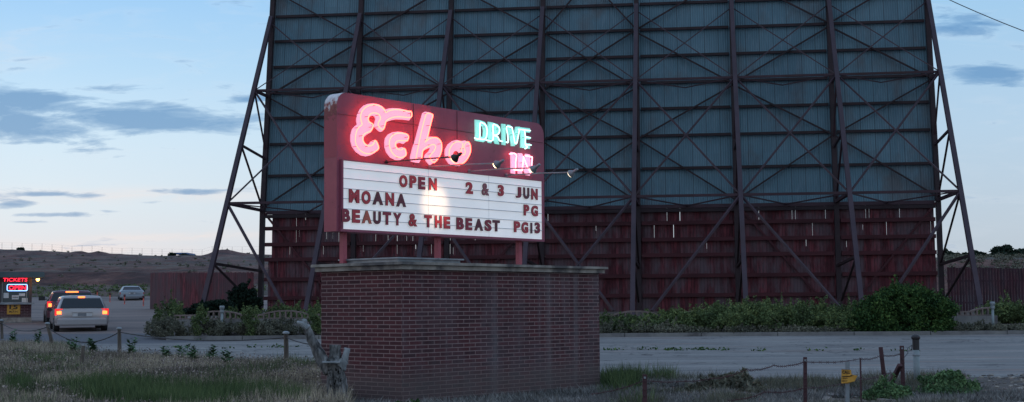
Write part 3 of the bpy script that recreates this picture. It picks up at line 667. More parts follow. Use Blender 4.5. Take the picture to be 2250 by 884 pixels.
# --- flood lamps on long arms
for k,(sx,sy,ex,ey) in enumerate(((848,357,1003,345),(943,367,1095,359),(1030,376.5,1175,369),(1112,385.5,1258,379))):
    a=sg(sx,sy); best=None
    for j in range(80,260):
        q=SO+s_*a.x+n_*(j/100)+Vector((0,0,a.z)); d=q.dot(FW); X=1125+F*q.dot(RR)/d
        if X>=ex: break
    j/=100; Y=442-F*q.dot(UU)/d; dz=(Y-ey)/F*d
    e=Vector((a.x,-j,a.z+dz))
    b=MB().tube([a,a.lerp(e,.5)+Vector((0,0,.012)),e],.013,6); b.lathe([(.04,0),(.04,.02)],8,Matrix.Translation(a)@Matrix.Rotation(R(90),4,'X'))
    arm=part('lamp_arm',b,MT['galv'] if k else MT['black'],sign,world=False)
    tgt=Vector((a.x+.1,-.05,z1r-.75)); 
    if k==1: tgt=sg(953,450)
    ax=(tgt-e).normalized(); mm=ax.to_track_quat('Z','Y').to_matrix().to_4x4(); mm.translation=e; mm=mm@Matrix.Scale(.8,4)
    hd=MB().lathe([(.028,-.16),(.034,-.12),(.034,-.04),(.055,-.01),(.092,.055),(.098,.075),(.090,.075),(.06,.03),(.03,.02)],14,mm)
    head=part('lamp_head',hd,MT['galv'] if k else MT['black'],arm,world=False,smooth=True)
    bl=MB().lathe([(.03,.02),(.07,.06),(.084,.078),(.078,.10),(.05,.118),(.01,.124)],12,mm); part('bulb',bl,MT['bulb'] if k==1 else MT['bulbsoft'],arm,world=False,smooth=True)
    if k in(1,):
        l=bpy.data.lights.new('lamp_light','SPOT'); l.energy=125; l.color=(1,.62,.33); l.spot_size=R(34); l.spot_blend=1.; l.shadow_soft_size=.05
        lo=bpy.data.objects.new('lamp_light',l); COL.objects.link(lo); lo.parent=arm; lo.matrix_basis=Matrix.Translation(e+ax*.16)@(-ax).to_track_quat('Z','Y').to_matrix().to_4x4()
# ------------------------------------------------------------------ board fences
def board_fence(name,pts,mat,label,w=.16,jit=.03):
    b=MB(); rg=random.Random(3); o=thing(name,label,'fence',pts[0][0])
    for (a,za),(c,zc_) in zip(pts,pts[1:]):
        d=Vector(c)-Vector(a); d.z=0; Ln=d.length; n=int(Ln/w); u=d.normalized(); ang=math.atan2(u.y,u.x)
        for i in range(n):
            t=(i+.5)/n; p=Vector(a).lerp(Vector(c),t); zt_=za+(zc_-za)*t+rg.uniform(-jit,jit); mt=Matrix.Translation((p.x,p.y,0))@Matrix.Rotation(ang,4,'Z')
            b.box((-w/2+.002,-.012+rg.uniform(-.006,.006),gb(p.x,p.y)-.15),(w/2-.004,.012,zt_),mt)
    part('boards',b,mat,o)
    r=MB()
    for (a,za),(c,zc_) in zip(pts,pts[1:]):
        for h in (.5,1.8): r.beam(Vector((a[0],a[1]+.06,a[2]+h)),Vector((c[0],c[1]+.06,c[2]+h)),.05,.1)
    part('rail',r,MT['woodgirt'],o); return o
def fp(px,Y,ytop):
    q=at(px,660,Y); return ((q.x,Y,gb(q.x,Y)),at(px,ytop,Y).z)
c0=TO+Vector((-.3,.04,0))
board_fence('board_fence',[fp(330,99,600),fp(396,92.5,599.5),((c0.x,c0.y,gb(c0.x,c0.y)),at(573,599,c0.y).z)],MT['fence'],'tall weathered red board fence left of the screen tower, by the parking lot')
c7=TO+Vector((42.7*math.cos(TB)+.25,42.7*math.sin(TB),0))
e7=fp(2420,79,592)
board_fence('board_fence',[((c7.x,c7.y,gb(c7.x,c7.y)),at(2079,587,c7.y).z),fp(2250,80.5,590.5),e7],MT['fence_dark'],'dark red board fence with scalloped top right of the screen tower')

# ------------------------------------------------------------------ planter wall with openwork blocks
def planter(name,pa,pb,ya,yb,label,n,hcap=.32):
    # pa,pb ends (world), wall of blocks with arched openwork course on top
    a=Vector(pa);c=Vector(pb); d=c-a; d.z=0; Ln=d.length; ang=math.atan2(d.y,d.x); o=thing(name,label,'garden wall',a,ang)
    zt=ya
    b=MB(); nb=int(Ln/.62)
    for r in range(2):
        for i in range(-1,nb+1):
            x0=max(0,i*.62+(.31 if r else 0)); x1=min(Ln,(i+1)*.62+(.31 if r else 0)-.012)
            if x1-x0>.03: b.box((x0,0,zt-.2*(2-r)-.1*0),(x1,.2,zt-.2*(1-r)-.008))
    b.box((0,.005,-.5),(Ln,.195,zt-.41)); part('block_wall',b,MT['curb'],o,world=False)
    b=MB(); u=.92; k=int(Ln/u); 
    for i in range(k):
        x=i*u; ph=i%3
        prof_=[(.17,.17),(.19,.30),(.30,.19)][ph]
        z0=zt
        hs=[prof_[0]+(prof_[1]-prof_[0])*q/4 for q in range(5)]
        if ph==1: hs=[.19,.26,.30,.33,.33]
        if ph==2: hs=[.33,.33,.30,.26,.19]
        b.box((x,0,z0),(x+u-.006,.19,z0+.04))
        for j in range(4):
            xa=x+j*(u-.006)/4; h0=hs[j]; h1=hs[j+1]; xe=x+(j+1)*(u-.006)/4
            wj=.06
            b.box((xa,0,z0+.041),(xa+wj,.19,z0+h0-.041)); 
            i0=len(b.v); b.v+=[(xa,0,z0+h0-.04),(xe,0,z0+h1-.04),(xe,.19,z0+h1-.04),(xa,.19,z0+h0-.04),(xa,0,z0+h0+.02),(xe,0,z0+h1+.02),(xe,.19,z0+h1+.02),(xa,.19,z0+h0+.02)]
            for q in((0,3,2,1),(4,5,6,7),(0,1,5,4),(1,2,6,5),(2,3,7,6),(3,0,4,7)): b.f.append(tuple(i0+w for w in q)); b.m.append(0); b.uv.append(None)
    part('openwork_blocks',b,MT['block'],o,world=False); return o
Y1=56.4
def wl_(px,y): q=at(px,y,Y1); return Vector((q.x,q.y,gb(q.x,q.y)))
q=wl_(382,702); zt1=at(382,702,Y1).z-q.z
planter('planter_wall',q,wl_(1010,702),zt1,0,'long low openwork block wall among weeds left of the brick base',10)
q=wl_(1300,702); planter('planter_wall',q,wl_(1560,702),at(1300,702,Y1).z-q.z,0,'short openwork block wall sunk in weeds right of the brick base',10)
q=wl_(2085,694); planter('planter_wall',q,wl_(2192,694),at(2085,694,Y1).z-q.z,0,'openwork block wall beside the big round bush at far right',10)

# ------------------------------------------------------------------ capped standpipes
def standpipe(px,yt,Y,label,r):
    q=at(px,yt,Y); g=gb(q.x,Y); o=thing('standpipe',label,'pipe',(q.x,Y,g-.05),0,'standpipes along the planting bed'); h=q.z-g+.05
    part('pipe',MB().tube([(0,0,0),(0,0,h-.28)],r,12),MT['pipe'],o,world=False,smooth=True)
    part('cap',MB().lathe([(r+.02,h-.30),(r+.035,h-.26),(r+.035,h-.17),(r+.01,h-.15),(r+.05,h-.12),(r+.055,h-.04),(r+.03,h)],14),MT['galv'],o,world=False)
standpipe(488,672,55.6,'capped grey standpipe in front of the left openwork wall',.055)
standpipe(2180.5,663,54.2,'tall capped white standpipe by the kerb at far right',.05)

# ------------------------------------------------------------------ ticket booth
def booth():
    g=gnd(70,709); RZ=.345; o=thing('ticket_booth','small brick ticket booth with red TICKETS neon and a lit OPEN sign','ticket booth',g,RZ)
    kx=40.5; X=lambda px:(px-70)/kx; Z=lambda y:(709-y)/38.2; W0=-4.6; Dp=2.6
    part('slab',MB().box((W0,-.25,-.3),(.18,Dp,.02)),MT['curb'],o,world=False)
    part('base_course',MB().box((W0,0,.02),(-.02,Dp,Z(698))),MT['conc'],o,world=False)
    b=MB(); z0,z1=Z(698),Z(670)
    for p,q,u in (((W0,.02),(-.04,.02),0),((-.04,.02),(-.04,Dp),9)):
        Lq=math.hypot(q[0]-p[0],q[1]-p[1]); b.face([(*p,z0),(*q,z0),(*q,z1),(*p,z1)],0,[(u,z0),(u+Lq,z0),(u+Lq,z1),(u,z1)])
    part('brick_wall',b,MT['boothbrick'],o,world=False)
    part('counter',MB().box((W0,-.16,Z(670)),(.12,.3,Z(666.5))),MT['galv'],o,world=False)
    dm=mottled('booth_paint',(.035,.035,.04),(.055,.05,.06),3,.7,.1)
    b=MB(); 
    for xa,xb in ((W0,X(2)-.0),(X(62),-.03)): b.box((xa if xa>W0 else W0,.03,Z(666.5)),(xb,.12,Z(612)))
    b.box((X(2),.03,Z(622)),(X(62),.1,Z(612))); b.box((-.13,.12,Z(666.5)),(-.03,Dp,Z(612))); b.box((W0,Dp-.1,Z(666.5)),(-.13,Dp,Z(612)))
    part('wall_frame',b,dm,o,world=False)
    w=MB().box((X(2),.07,Z(666.5)),(X(62),.075,Z(622)))
    gm,nt,bb=nodes('booth_glass'); bb.inputs['Base Color'].default_value=(.03,.05,.055,1); bb.inputs['Roughness'].default_value=.08; wo=part('window',w,gm,o,world=False)
    b=MB(); 
    for x in (X(5),X(57.5)): b.box((x-.015,.04,Z(666.5)),(x+.015,.068,Z(622)))
    b.box((X(2),.04,Z(666.5)),(X(62),.068,Z(666.5)+.04)); part('window_frame',b,MT['galv'],wo,world=False)
    pm=mottled('paper',(.45,.5,.5),(.55,.6,.6),9,.9,0)
    for i,(x0,x1,y0,y1) in enumerate(((8,19,656,645),(26,41,659,650),(47.5,60,665.5,656),(41,54,652,646))):
        pb=MB().box((X(x0),.055,Z(y0)),(X(x1),.06,Z(y1))); po=part('notice',pb,pm,wo,world=False)
        if i==1:
            tb=MB(); put_text(tb,'CASH ONLY' if False else '------',(Vector((X(x0)+.04,.054,Z(655.5))),Vector((X(x1)-X(x0)-.08,0,0)),Vector((0,0,.05)),Vector((0,-1,0))),.002,.0); part('notice_line',tb,MT['ink'],wo,world=False)
    rm=mottled('roof_fascia',(.055,.085,.095),(.08,.115,.125),2,.6,.1)
    b=MB().box((W0-.3,-.5,Z(612)),(.62,Dp+.3,Z(601))); b.box((W0-.3,-.45,Z(601)),(.57,Dp+.25,Z(600))); part('roof',b,rm,o,world=False)
    b=MB(); put_text(b,'TICKETS',(Vector((X(6),-.36,Z(621))),Vector((X(58)-X(6),0,0)),Vector((.02,0,Z(613.3)-Z(621))),Vector((0,-1,0))),.02,.012)
    part('tickets_neon',b,MT['tubered'],o,world=False)
    s=MB().box((X(15),.0,Z(641)),(X(59),.03,Z(626.5))); so=part('open_sign',s,MT['black'],o,world=False)
    b=MB(); xa,xb,za,zb=X(15.5),X(58.5),Z(640.5),Z(627); r=.07; pts=[]
    for cx,cz,a0 in ((xb-r,zb-r,0),(xa+r,zb-r,90),(xa+r,za+r,180),(xb-r,za+r,270)):
        for k in range(5): a=R(a0+22.5*k); pts.append((cx+r*math.cos(a),-.03,cz+r*math.sin(a)))
    pts.append(pts[0]); b.tube(pts,.022,6); part('blue_border_tube',b,MT['tubeblue'],so,world=False)
    b=MB(); put_text(b,'OPEN',(Vector((X(19),-.025,Z(638.5))),Vector((X(56)-X(19),0,0)),Vector((0,0,Z(629.5)-Z(638.5))),Vector((0,-1,0))),.02,.02); part('lettering',b,MT['tubered'],so,world=False)
    s=MB().box((X(16),-.02,Z(691)),(X(44.5),.0,Z(669.5)+.0)); so=part('speed_sign',s,MT['yellow'],o,world=False)
    b=MB(); put_text(b,'15',(Vector((X(21),-.024,Z(680))),Vector((X(39)-X(21),0,0)),Vector((0,0,Z(671)-Z(680))),Vector((0,-1,0))),.003,.03)
    put_text(b,'M.P.H.',(Vector((X(21),-.024,Z(687.5))),Vector((X(40)-X(21),0,0)),Vector((0,0,Z(683.5)-Z(687.5))),Vector((0,-1,0))),.003,.02); part('lettering',b,MT['ink'],so,world=False)
    lx,lz=X(81),Z(614.5)
    b=MB().lathe([(.03,.1),(.05,.06),(.085,.0)],12,Matrix.Translation((lx,-.3,lz))); fo=part('eave_lamp',b,MT['black'],o,world=False)
    b=MB().lathe([(.02,-.15),(.075,-.115),(.1,-.05),(.085,.0),(.03,.02)],12,Matrix.Translation((lx,-.3,lz))); part('bulb',b,emis('amber_bulb',(1,.45,.10),9),fo,world=False)
    l=bpy.data.lights.new('eave_light','POINT'); l.energy=14; l.color=(1,.45,.15); l.shadow_soft_size=.08; lo=bpy.data.objects.new('eave_light',l); COL.objects.link(lo); lo.parent=fo; lo.location=(lx,-.45,lz-.25)
booth()

# ------------------------------------------------------------------ cars
def paint(name,c,rough=.3,metal=.4):
    m,nt,b=nodes(name); t=NT(nt); v=t.coord('Object'); t.l(t.mix(t.noise(v,2,3),tuple(x*.85 for x in c),c),b.inputs['Base Color']); b.inputs['Roughness'].default_value=rough; b.inputs['Metallic'].default_value=metal
    b.inputs['Coat Weight'].default_value=.4; b.inputs['Coat Roughness'].default_value=.1; return m
MG,nt,bb=nodes('car_glass'); bb.inputs['Base Color'].default_value=(.012,.014,.02,1); bb.inputs['Roughness'].default_value=.12; bb.inputs['Specular IOR Level'].default_value=.6
MRub=mottled('rubber',(.012,.012,.014),(.025,.025,.028),6,.8,0)
MPl=mottled('black_plastic',(.02,.02,.022),(.035,.035,.038),6,.6,0)
MChr=mottled('plate_trim',(.5,.52,.55),(.6,.62,.65),6,.3,0,metal=.5)
MLit=emis('brake_light_lit',(1,.14,.03),5); MLred=emis('brake_light_red',(1,.02,.02),.9); MOff=mottled('tail_light_off',(.30,.02,.03),(.38,.03,.04),6,.3,0)
def section(st):
    y,zb,zl,zt,w,wt=st
    h=[(w*.80,zb),(w*.97,zb+.06),(w,zb+.22),(w*1.0,(zb+zl)/2+.05),(w*.985,zl-.05),(w*.955,zl+.015),(wt+.02,zt-.10),(wt-.03,zt-.035),(wt-.16,zt),(wt*.45,zt+.018)]
    return [Vector((x,y,z)) for x,z in h]+[Vector((-x,y,z)) for x,z in h[::-1]]
def carbody(sts):
    b=MB(); S_=[section(s) for s in sts]; n=len(S_[0])
    for s in S_: b.v+=[tuple(p) for p in s]
    for k in range(len(S_)-1):
        for j in range(n): b.f.append((k*n+j,k*n+(j+1)%n,(k+1)*n+(j+1)%n,(k+1)*n+j)); b.m.append(0); b.uv.append(None)
    b.f.append(tuple(range(n))[::-1]); b.f.append(tuple((len(S_)-1)*n+j for j in range(n))); b.m+=[0,0]; b.uv+=[None,None]
    return b
def interp(sts,y):
    for a,c in zip(sts,sts[1:]):
        if y<=c[0]: t=(y-a[0])/(c[0]-a[0]); return [p+(q-p)*t for p,q in zip(a,c)]
    return sts[-1]
def sidewin(sts,y0,y1,side,t0=.12,t1=.88,slant0=0,slant1=0):
    b=MB(); N=6; lo=[];hi=[]
    for k in range(N+1):
        y=y0+(y1-y0)*k/N
        for t,L_,sl in ((t0,lo,0),(t1,hi,1)):
            yy=y+(slant0*(1-k/N)+slant1*k/N)*sl; s=interp(sts,yy); a=Vector((s[4]*.955,yy,s[2]+.015)); c=Vector((s[5]+.02,yy,s[3]-.10)); p=a.lerp(c,t)+Vector((.012,0,.004)); L_.append(Vector((p.x*side,p.y,p.z)))
    for k in range(N): b.face([lo[k],lo[k+1],hi[k+1],hi[k]])
    return b
def car(kind,label,loc,rz,sts,paintm,wb,rw,lights,rearwin,bump,plate,hi,mirrors,wins,lit,rough=None):
    o=thing(kind,label,'car',loc,rz)
    bd=part('body',carbody(sts),paintm,o,world=False,smooth=True); 
    for i,(y0,y1,s0,s1) in enumerate(wins):
        for sd in(-1,1): part('side_window',sidewin(sts,y0,y1,sd,slant0=s0,slant1=s1),MG,o,world=False)
    b=MB(); b.face(rearwin); part('rear_window',b,MG,o,world=False)
    # bumper: rounded plan
    (bw,z0,z1,out)=bump; b=MB(); prof_=[(-bw,.55),(-bw-.015,.2),(-bw+.10,-out*.55),(-bw+.35,-out),(bw-.35,-out),(bw-.10,-out*.55),(bw+.015,.2),(bw,.55)]
    zs=[(z0,.05),(z0+.07,0),(z1-.10,0),(z1-.03,.03),(z1,.08)]
    for (za,ia),(zb_,ib) in zip(zs,zs[1:]):
        for (xa,ya),(xb,yb) in zip(prof_,prof_[1:]):
            f=lambda x,y,i:(x-math.copysign(min(abs(x),i),x),y+i*.8)
            A=f(xa,ya,ia);Bq=f(xb,yb,ia);Cq=f(xb,yb,ib);Dq=f(xa,ya,ib); b.face([(*A,za),(*Bq,za),(*Cq,zb_),(*Dq,zb_)])
    cap=[(x-math.copysign(min(abs(x),.08),x),y+.064,z1) for x,y in prof_]; b.face(cap)
    part('rear_bumper',b,bump_m.get(kind+label[:3],paintm),o,world=False,smooth=False)
    for sd in(-1,1):
        (xi,xo,za,zb_,yy)=lights; b=MB(); pts=[(xi,yy-.035),(xo-.05,yy-.03),(xo+.012,yy+.05),(xo+.014,yy+.26)]
        for (xa,ya),(xb,yb) in zip(pts,pts[1:]): b.face([(xa*sd,ya,za),(xb*sd,yb,za),(xb*sd,yb,zb_),(xa*sd,ya,zb_)])
        b.face([(p[0]*sd,p[1],zb_) for p in pts]); b.face([(p[0]*sd,p[1],za) for p in pts]); b.face([(xi*sd,yy-.035,za),(xi*sd,yy+.1,za),(xi*sd,yy+.1,zb_),(xi*sd,yy-.035,zb_)])
        ll=part('tail_light',b,MLred if lit else MOff,o,world=False)
        if lit:
            b=MB(); zc_=(za+zb_)/2-(.02 if lit==1 else 0); b.box((-(xo-xi)*.34,-.02,-(zb_-za)*.26),((xo-xi)*.30,.02,(zb_-za)*.22),Matrix.Translation(((xi+xo)/2*sd,yy-.045,zc_))); part('lit_bulb_window',b,MLit,ll,world=False)
    if plate:
        pw,pz0,pz1,py=plate; b=MB().box((-pw,py-.02,pz0),(pw,py+.02,pz1)); po=part('plate_recess',b,MChr,o,world=False)
        b=MB().box((-pw*.47,py-.035,pz0+.02),(pw*.42,py-.021,pz1-.02)); part('number_plate',b,mottled('plate_grey',(.16,.17,.19),(.22,.23,.25),20,.5,0),po,world=False)
        b=MB().box((-pw*1.05,py-.06,pz1),(pw*1.05,py+.02,pz1+.035)); part('handle_bar',b,paintm,o,world=False)
    if hi:
        x0,x1,z0,z1,yy=hi; b=MB().box((x0,yy-.02,z0),(x1,yy+.04,z1)); part('high_brake_light',b,MLit if lit else MOff,o,world=False)
    for side in (-1,1):
        mx,my,mz,ms=mirrors; b=MB().box((-ms*.5*1.0,-.05,-ms*.32),(ms*.5,.06,ms*.32),Matrix.Translation(((mx+ms*.55)*side,my,mz))); b.beam((mx*.93*side,my+.02,mz-.04),((mx+.1)*side,my+.02,mz-.04),.05,.05)
        part('wing_mirror',b,MPl,o,world=False)
    Wd=sts[2][4]
    for yy in wb:
        for side in(-1,1):
            mt=Matrix.Translation(((Wd-.14)*side,yy,rw))@Matrix.Rotation(R(90)*side,4,'Y'); r=rw
            tz=[(r*.62,-.12),(r*.96,-.12),(r,-.08),(r,.10),(r*.95,.15),(r*.64,.15)]
            w=part('wheel',MB().lathe(tz,22,mt),MRub,o,world=False); part('rim',MB().lathe([(r*.62,.10),(r*.6,.152),(r*.2,.13),(r*.05,.145)],12,mt),MChr,w,world=False)
    return o
bump_m={}
# minivan
mv=[(0,.36,.96,1.06,1.16,1.10),(.06,.32,1.0,1.16,1.225,1.10),(.16,.32,1.03,1.30,1.25,1.04),(.40,.32,1.05,1.70,1.25,.93),(.62,.32,1.05,1.745,1.25,.92),(2.2,.32,1.02,1.76,1.25,.93),(3.0,.32,1.0,1.70,1.25,.93),(3.75,.32,.98,1.16,1.24,1.02),(4.5,.34,.90,.98,1.18,1.02),(4.85,.4,.72,.78,1.02,.9)]
def rwin(hb,ht,z0,z1,y0,y1): return [(-hb,y0,z0),(hb,y0,z0),(ht,y1,z1),(-ht,y1,z1)]
g=gnd(180,729.5); hd=math.atan2(-g.x,g.y)
pm1=paint('champagne_paint',(.40,.37,.37)); bump_m['minivanpal']=paint('champagne_bumper',(.36,.34,.35),.45,.2)
car('minivan','pale champagne minivan with both tail lights lit, last in the ticket queue',g,hd+.085,mv,pm1,(.95,3.75),.36,(.90,1.235,.80,1.12,.05),rwin(1.03,.85,1.165,1.63,.012,.315),(1.235,.30,.69,.10),(.45,.745,.925,-.02),(-.17,.14,1.655,1.72,.37),(1.22,3.1,1.1,.2),[(.55,1.45,.02,.02),(1.6,2.45,0,0),(2.55,3.45,0,-.25)],1)
b=MB()
# suv
sv=[(0,.40,1.12,1.22,1.22,1.14),(.06,.36,1.16,1.30,1.28,1.14),(.14,.36,1.18,1.42,1.30,1.10),(.34,.36,1.20,1.78,1.30,1.0),(.55,.36,1.2,1.83,1.30,.98),(2.2,.36,1.18,1.84,1.30,.99),(3.0,.36,1.15,1.78,1.30,.99),(3.7,.36,1.12,1.26,1.29,1.08),(4.6,.38,1.02,1.12,1.24,1.08),(4.9,.45,.85,.9,1.08,.95)]
g2=gnd(158,712.5); hd2=math.atan2(-g2.x,g2.y)
pm2=paint('dark_maroon_paint',(.12,.04,.06))
car('suv','dark suv with a long lit high brake light, waiting between the minivan and booth',g2,hd2+.06,sv,pm2,(.95,3.75),.39,(1.02,1.28,.86,1.24,.05),rwin(1.14,.94,1.27,1.72,.01,.215),(1.29,.34,.72,.10),(.45,.84,1.0,-.02),(-.33,.32,1.73,1.795,.27),(1.3,2.4,1.42,.34),[(.5,1.4,.02,.02),(1.55,2.4,0,0),(2.5,3.35,0,-.25)],2)
# sedan
sd=[(0,.34,.84,.93,1.02,.96),(.08,.30,.88,.99,1.11,1.0),(.50,.30,.93,1.0,1.14,.98),(.60,.30,.94,1.02,1.14,.94),(1.25,.30,.95,1.36,1.14,.80),(2.0,.30,.94,1.41,1.14,.80),(2.8,.30,.92,1.36,1.14,.80),(3.5,.30,.90,1.02,1.14,.92),(4.4,.32,.78,.86,1.08,.9),(4.7,.38,.62,.66,.95,.8)]
g3=gnd(290,660.8); hd3=math.atan2(-g3.x,g3.y)
pm3=paint('silver_paint',(.28,.31,.35)); 
car('sedan','silver sedan parked alone far out on the gravel lot',g3,hd3+.05,sd,pm3,(1.0,3.75),.33,(.60,1.12,.60,.80,.05),rwin(.86,.70,1.03,1.345,.52,1.06),(1.12,.26,.58,.08),(.3,.62,.78,-.01),None,(1.1,2.9,.98,.26),[(1.35,2.1,.15,0),(2.15,3.0,0,-.3)],0)

# ------------------------------------------------------------------ orange delineator stakes
mo=emis('orange_glow',(.75,.10,.07),.10); mo.node_tree.nodes['Principled BSDF'].inputs['Base Color'].default_value=(.55,.09,.07,1)  # slight emission added to the stakes, which are not lamps
labs=['orange stake with dark head, leftmost, above the suv roof','second orange stake from the left, above the suv roof','third orange stake from the left, behind the minivan roof','orange stake right of the suv roof','fifth orange stake, between minivan and silver sedan','orange stake in front of the silver sedan tail','orange stake right of the silver sedan, nearest the fence']
proto=None
for (px,yt,yb),lb in zip(((153,628.5,650),(169.5,631.5,652),(189,634.5,654),(213.5,638,656),(241.5,641,664),(273.5,645.5,669),(315,652,673)),labs):
    g=gnd(px,yb)
    if proto is None:
        o=thing('delineator_stake',lb,'marker stake',g,0,'orange stakes marking the lot lane')
        part('stake',MB().tube([(0,0,0),(0,0,.68)],.045,8),mo,o,world=False)
        part('head',MB().lathe([(.05,.62),(.1,.66),(.1,.80),(.04,.84)],8),mottled('stake_head',(.08,.02,.025),(.12,.03,.03),6,.6,0),o,world=False)
        part('sleeve',MB().lathe([(.055,.1),(.055,.35)],8),mottled('stake_sleeve',(.35,.10,.09),(.45,.14,.12),6,.6,0),o,world=False); proto=o
    else: dup(proto,g,0,lb)

# ------------------------------------------------------------------ roped posts along the verge
RP=[((3,705),(5,745),'leaning no'),((104,712),(119,771),''),((262,723),(263,779),''),((628.5,733),(629.5,812),'')]
labr=['weathered grey rope post at the left edge of the picture','leaning pale grey rope post in front of the minivan tyre','round rope post right of the minivan','tall brown rope post just left of the tree stump']
tops=[]
for (t_,b_),lb in zip([(r[0],r[1]) for r in RP],labr):
    g=gnd(*b_); tp=at(t_[0],t_[1],g.y); o=thing('rope_post',lb,'post',g,0,'rope posts along the road verge')
    b=MB().tube([g+Vector((0,0,-.2)),g.lerp(tp,.5),tp],[.066,.06,.056],10); part('post',b,MT['post'],o)
    b=MB().lathe([(.062,-.02),(.09,0),(.085,.035),(.03,.06)],10,Matrix.Translation(tp)); part('post_cap',b,MT['galv'],o); tops.append(tp-Vector((0,0,.1)))
extra=at(-150,702,46); 
segs=[(extra,tops[0],.15,'rope at the left edge hanging off the first post'),(tops[0],tops[1],.22,'dark rope sagging between the two leftmost posts'),(tops[1],tops[2],.42,'dark rope sagging low in front of the minivan'),(tops[2],tops[3],.16,'long nearly taut rope between the minivan post and the stump post')]
for a,c,sag,lb in segs:
    pts=[a.lerp(c,t/16)-Vector((0,0,sag*4*(t/16)*(1-t/16))) for t in range(17)]
    single('rope',MB().tube(pts,.018,6),MT['wire'],lb,'rope',origin=a)
e=at(760,752,30.); a=tops[3]; pts=[a.lerp(e,t/10)-Vector((0,0,.12*4*(t/10)*(1-t/10))) for t in range(11)]
single('rope',MB().tube(pts,.016,6),MT['wire'],'rope running from the brown post behind the tree stump','rope',origin=a)
# short leaning stick
g=gnd(175,822); tp=at(183.5,760,g.y); single('stake',MB().tube([g-Vector((0,0,.2)),tp],[.05,.045],8),MT['post'],'thin leaning grey stake standing in the dry grass at left','stake',origin=g)

# ------------------------------------------------------------------ wire fence posts, right foreground
def tpost(px,yt,pxb,yb,Y,w,label,name='fence_post',mat='rustpost',hole=True):
    tp=at(px,yt,Y); bt=at(pxb,yb,Y); bt.z=min(bt.z,gh(Y)-.15); tp_=tp
    o=thing(name,label,'fence post',bt,0,'rusty wire fence posts')
    b=MB().beam(bt,tp_,w,.012,(0,1,0)); b.beam(bt+Vector((0,.02,0)),tp_+Vector((0,.02,0)),.012,.05,(0,1,0)); 
    part('post',b,MT[mat],o)
    d=(tp_-bt).normalized(); st=MB()
    for k in range(2,9): q=tp_-d*(.045+.085*k); st.box((-.012,-.026,-.008),(.012,-.007,.008),Matrix.Translation(q))
    part('post_studs',st,MT['rustpost'],o)
    if hole: part('wire_clip',MB().box((-.014,-.03,-.014),(.014,-.008,.014),Matrix.Translation(tp_-d*.045)),MT['galv'],o)
    return tp_,bt
T1=tpost(1416.5,823,1417,905,19.5,.062,'short rusty fence post standing right of the brick base')
T2=tpost(1769,785,1769,915,19.0,.052,'rusty fence post with a bright clip, in the middle of the wire fence')
T3=tpost(1935,763,1947,850,25.2,.075,'leaning maroon fence post, left one of the pair by the pipe bollard',hole=False)
T4=tpost(1981.5,760,1985,880,24.2,.075,'upright maroon fence post with a diagonal brace beside the pipe bollard')
T5=tpost(1891,787,1893,915,21.5,.016,'thin iron rod standing between the yellow sign and the leaning post','thin_rod',hole=False)
a=at(1978,802,24.15); c=at(1953,852,24.7); single('post_brace',MB().beam(a,c,.075,.06),MT['rustpost'],'short diagonal maroon brace leaning on the upright post','brace',origin=c)
# pipe bollard
g=gnd(2010,846); Yb=26.5; tp=at(2009.5,735,Yb); bt=Vector((tp.x+.02,Yb,gh(Yb)-.1)); hgt=tp.z-bt.z
o=thing('pipe_bollard','thick pale pipe bollard with a dark domed cap by the road','bollard',bt)
part('pipe',MB().tube([(0,0,0),(0,0,hgt-.30)],.062,18),MT['pipe'],o,world=False,smooth=True)
part('collar',MB().lathe([(.066,hgt-.42),(.07,hgt-.41),(.07,hgt-.39),(.066,hgt-.38)],16),MT['galv'],o,world=False)
part('cap',MB().lathe([(.064,hgt-.30),(.066,hgt-.10),(.085,hgt-.08),(.088,hgt-.055),(.07,hgt-.02),(.03,hgt)],18),MT['black'],o,world=False)
# yellow sign on a galvanised channel post
Ys=18.; a=at(1863,795,Ys); c=at(1862,900,Ys); 
o=thing('warning_sign','bent yellow warning sign on a short channel post in the right foreground','sign',(c.x,Ys,c.z))
b=MB().beam(c,a,.05,.004,(0,1,0)); 
for dx in(-.022,.022): b.beam(c+Vector((dx,.015,0)),a+Vector((dx,.015,0)),.008,.03,(0,1,0))
part('channel_post',b,MT['galv'],o)
def yy(px,py,dy=0): return at(px,py,Ys-.03-dy)
sh=MB(); sh.face([yy(1849,812),yy(1870,813,.0),yy(1871,823,.02),yy(1884,826,.05),yy(1878,838,.03),yy(1863,843,.0),yy(1848.5,843)]); pl=part('sign_plate',sh,MT['yellow'],o)
tb=MB(); q=yy(1851,821.5,.008); put_text(tb,'CALL',(q,yy(1868,821.5,.008)-q,yy(1851,814.5,.008)-q,Vector((0,-1,0))),.002,.02)
q=yy(1850.5,830,.01); tb.face([yy(1850.5,826.5,.01),yy(1866,826,.012),yy(1872,824.3,.034),yy(1874,826,.04),yy(1866,828,.014),yy(1851,828.5,.01)])
for y_ in (833.5,839): q=yy(1851,y_,.01); put_text(tb,'WARNING' if y_<835 else 'BEFORE DIG',(q,yy(1872,y_-.5,.012)-q,yy(1851,y_-3.4,.01)-q,Vector((0,-1,0))),.002,.0)
part('lettering',tb,MT['ink'],pl)
part('bracket',MB().beam(yy(1848,811.5,.01),yy(1880,810.5,.01),.014,.006),MT['galv'],o)
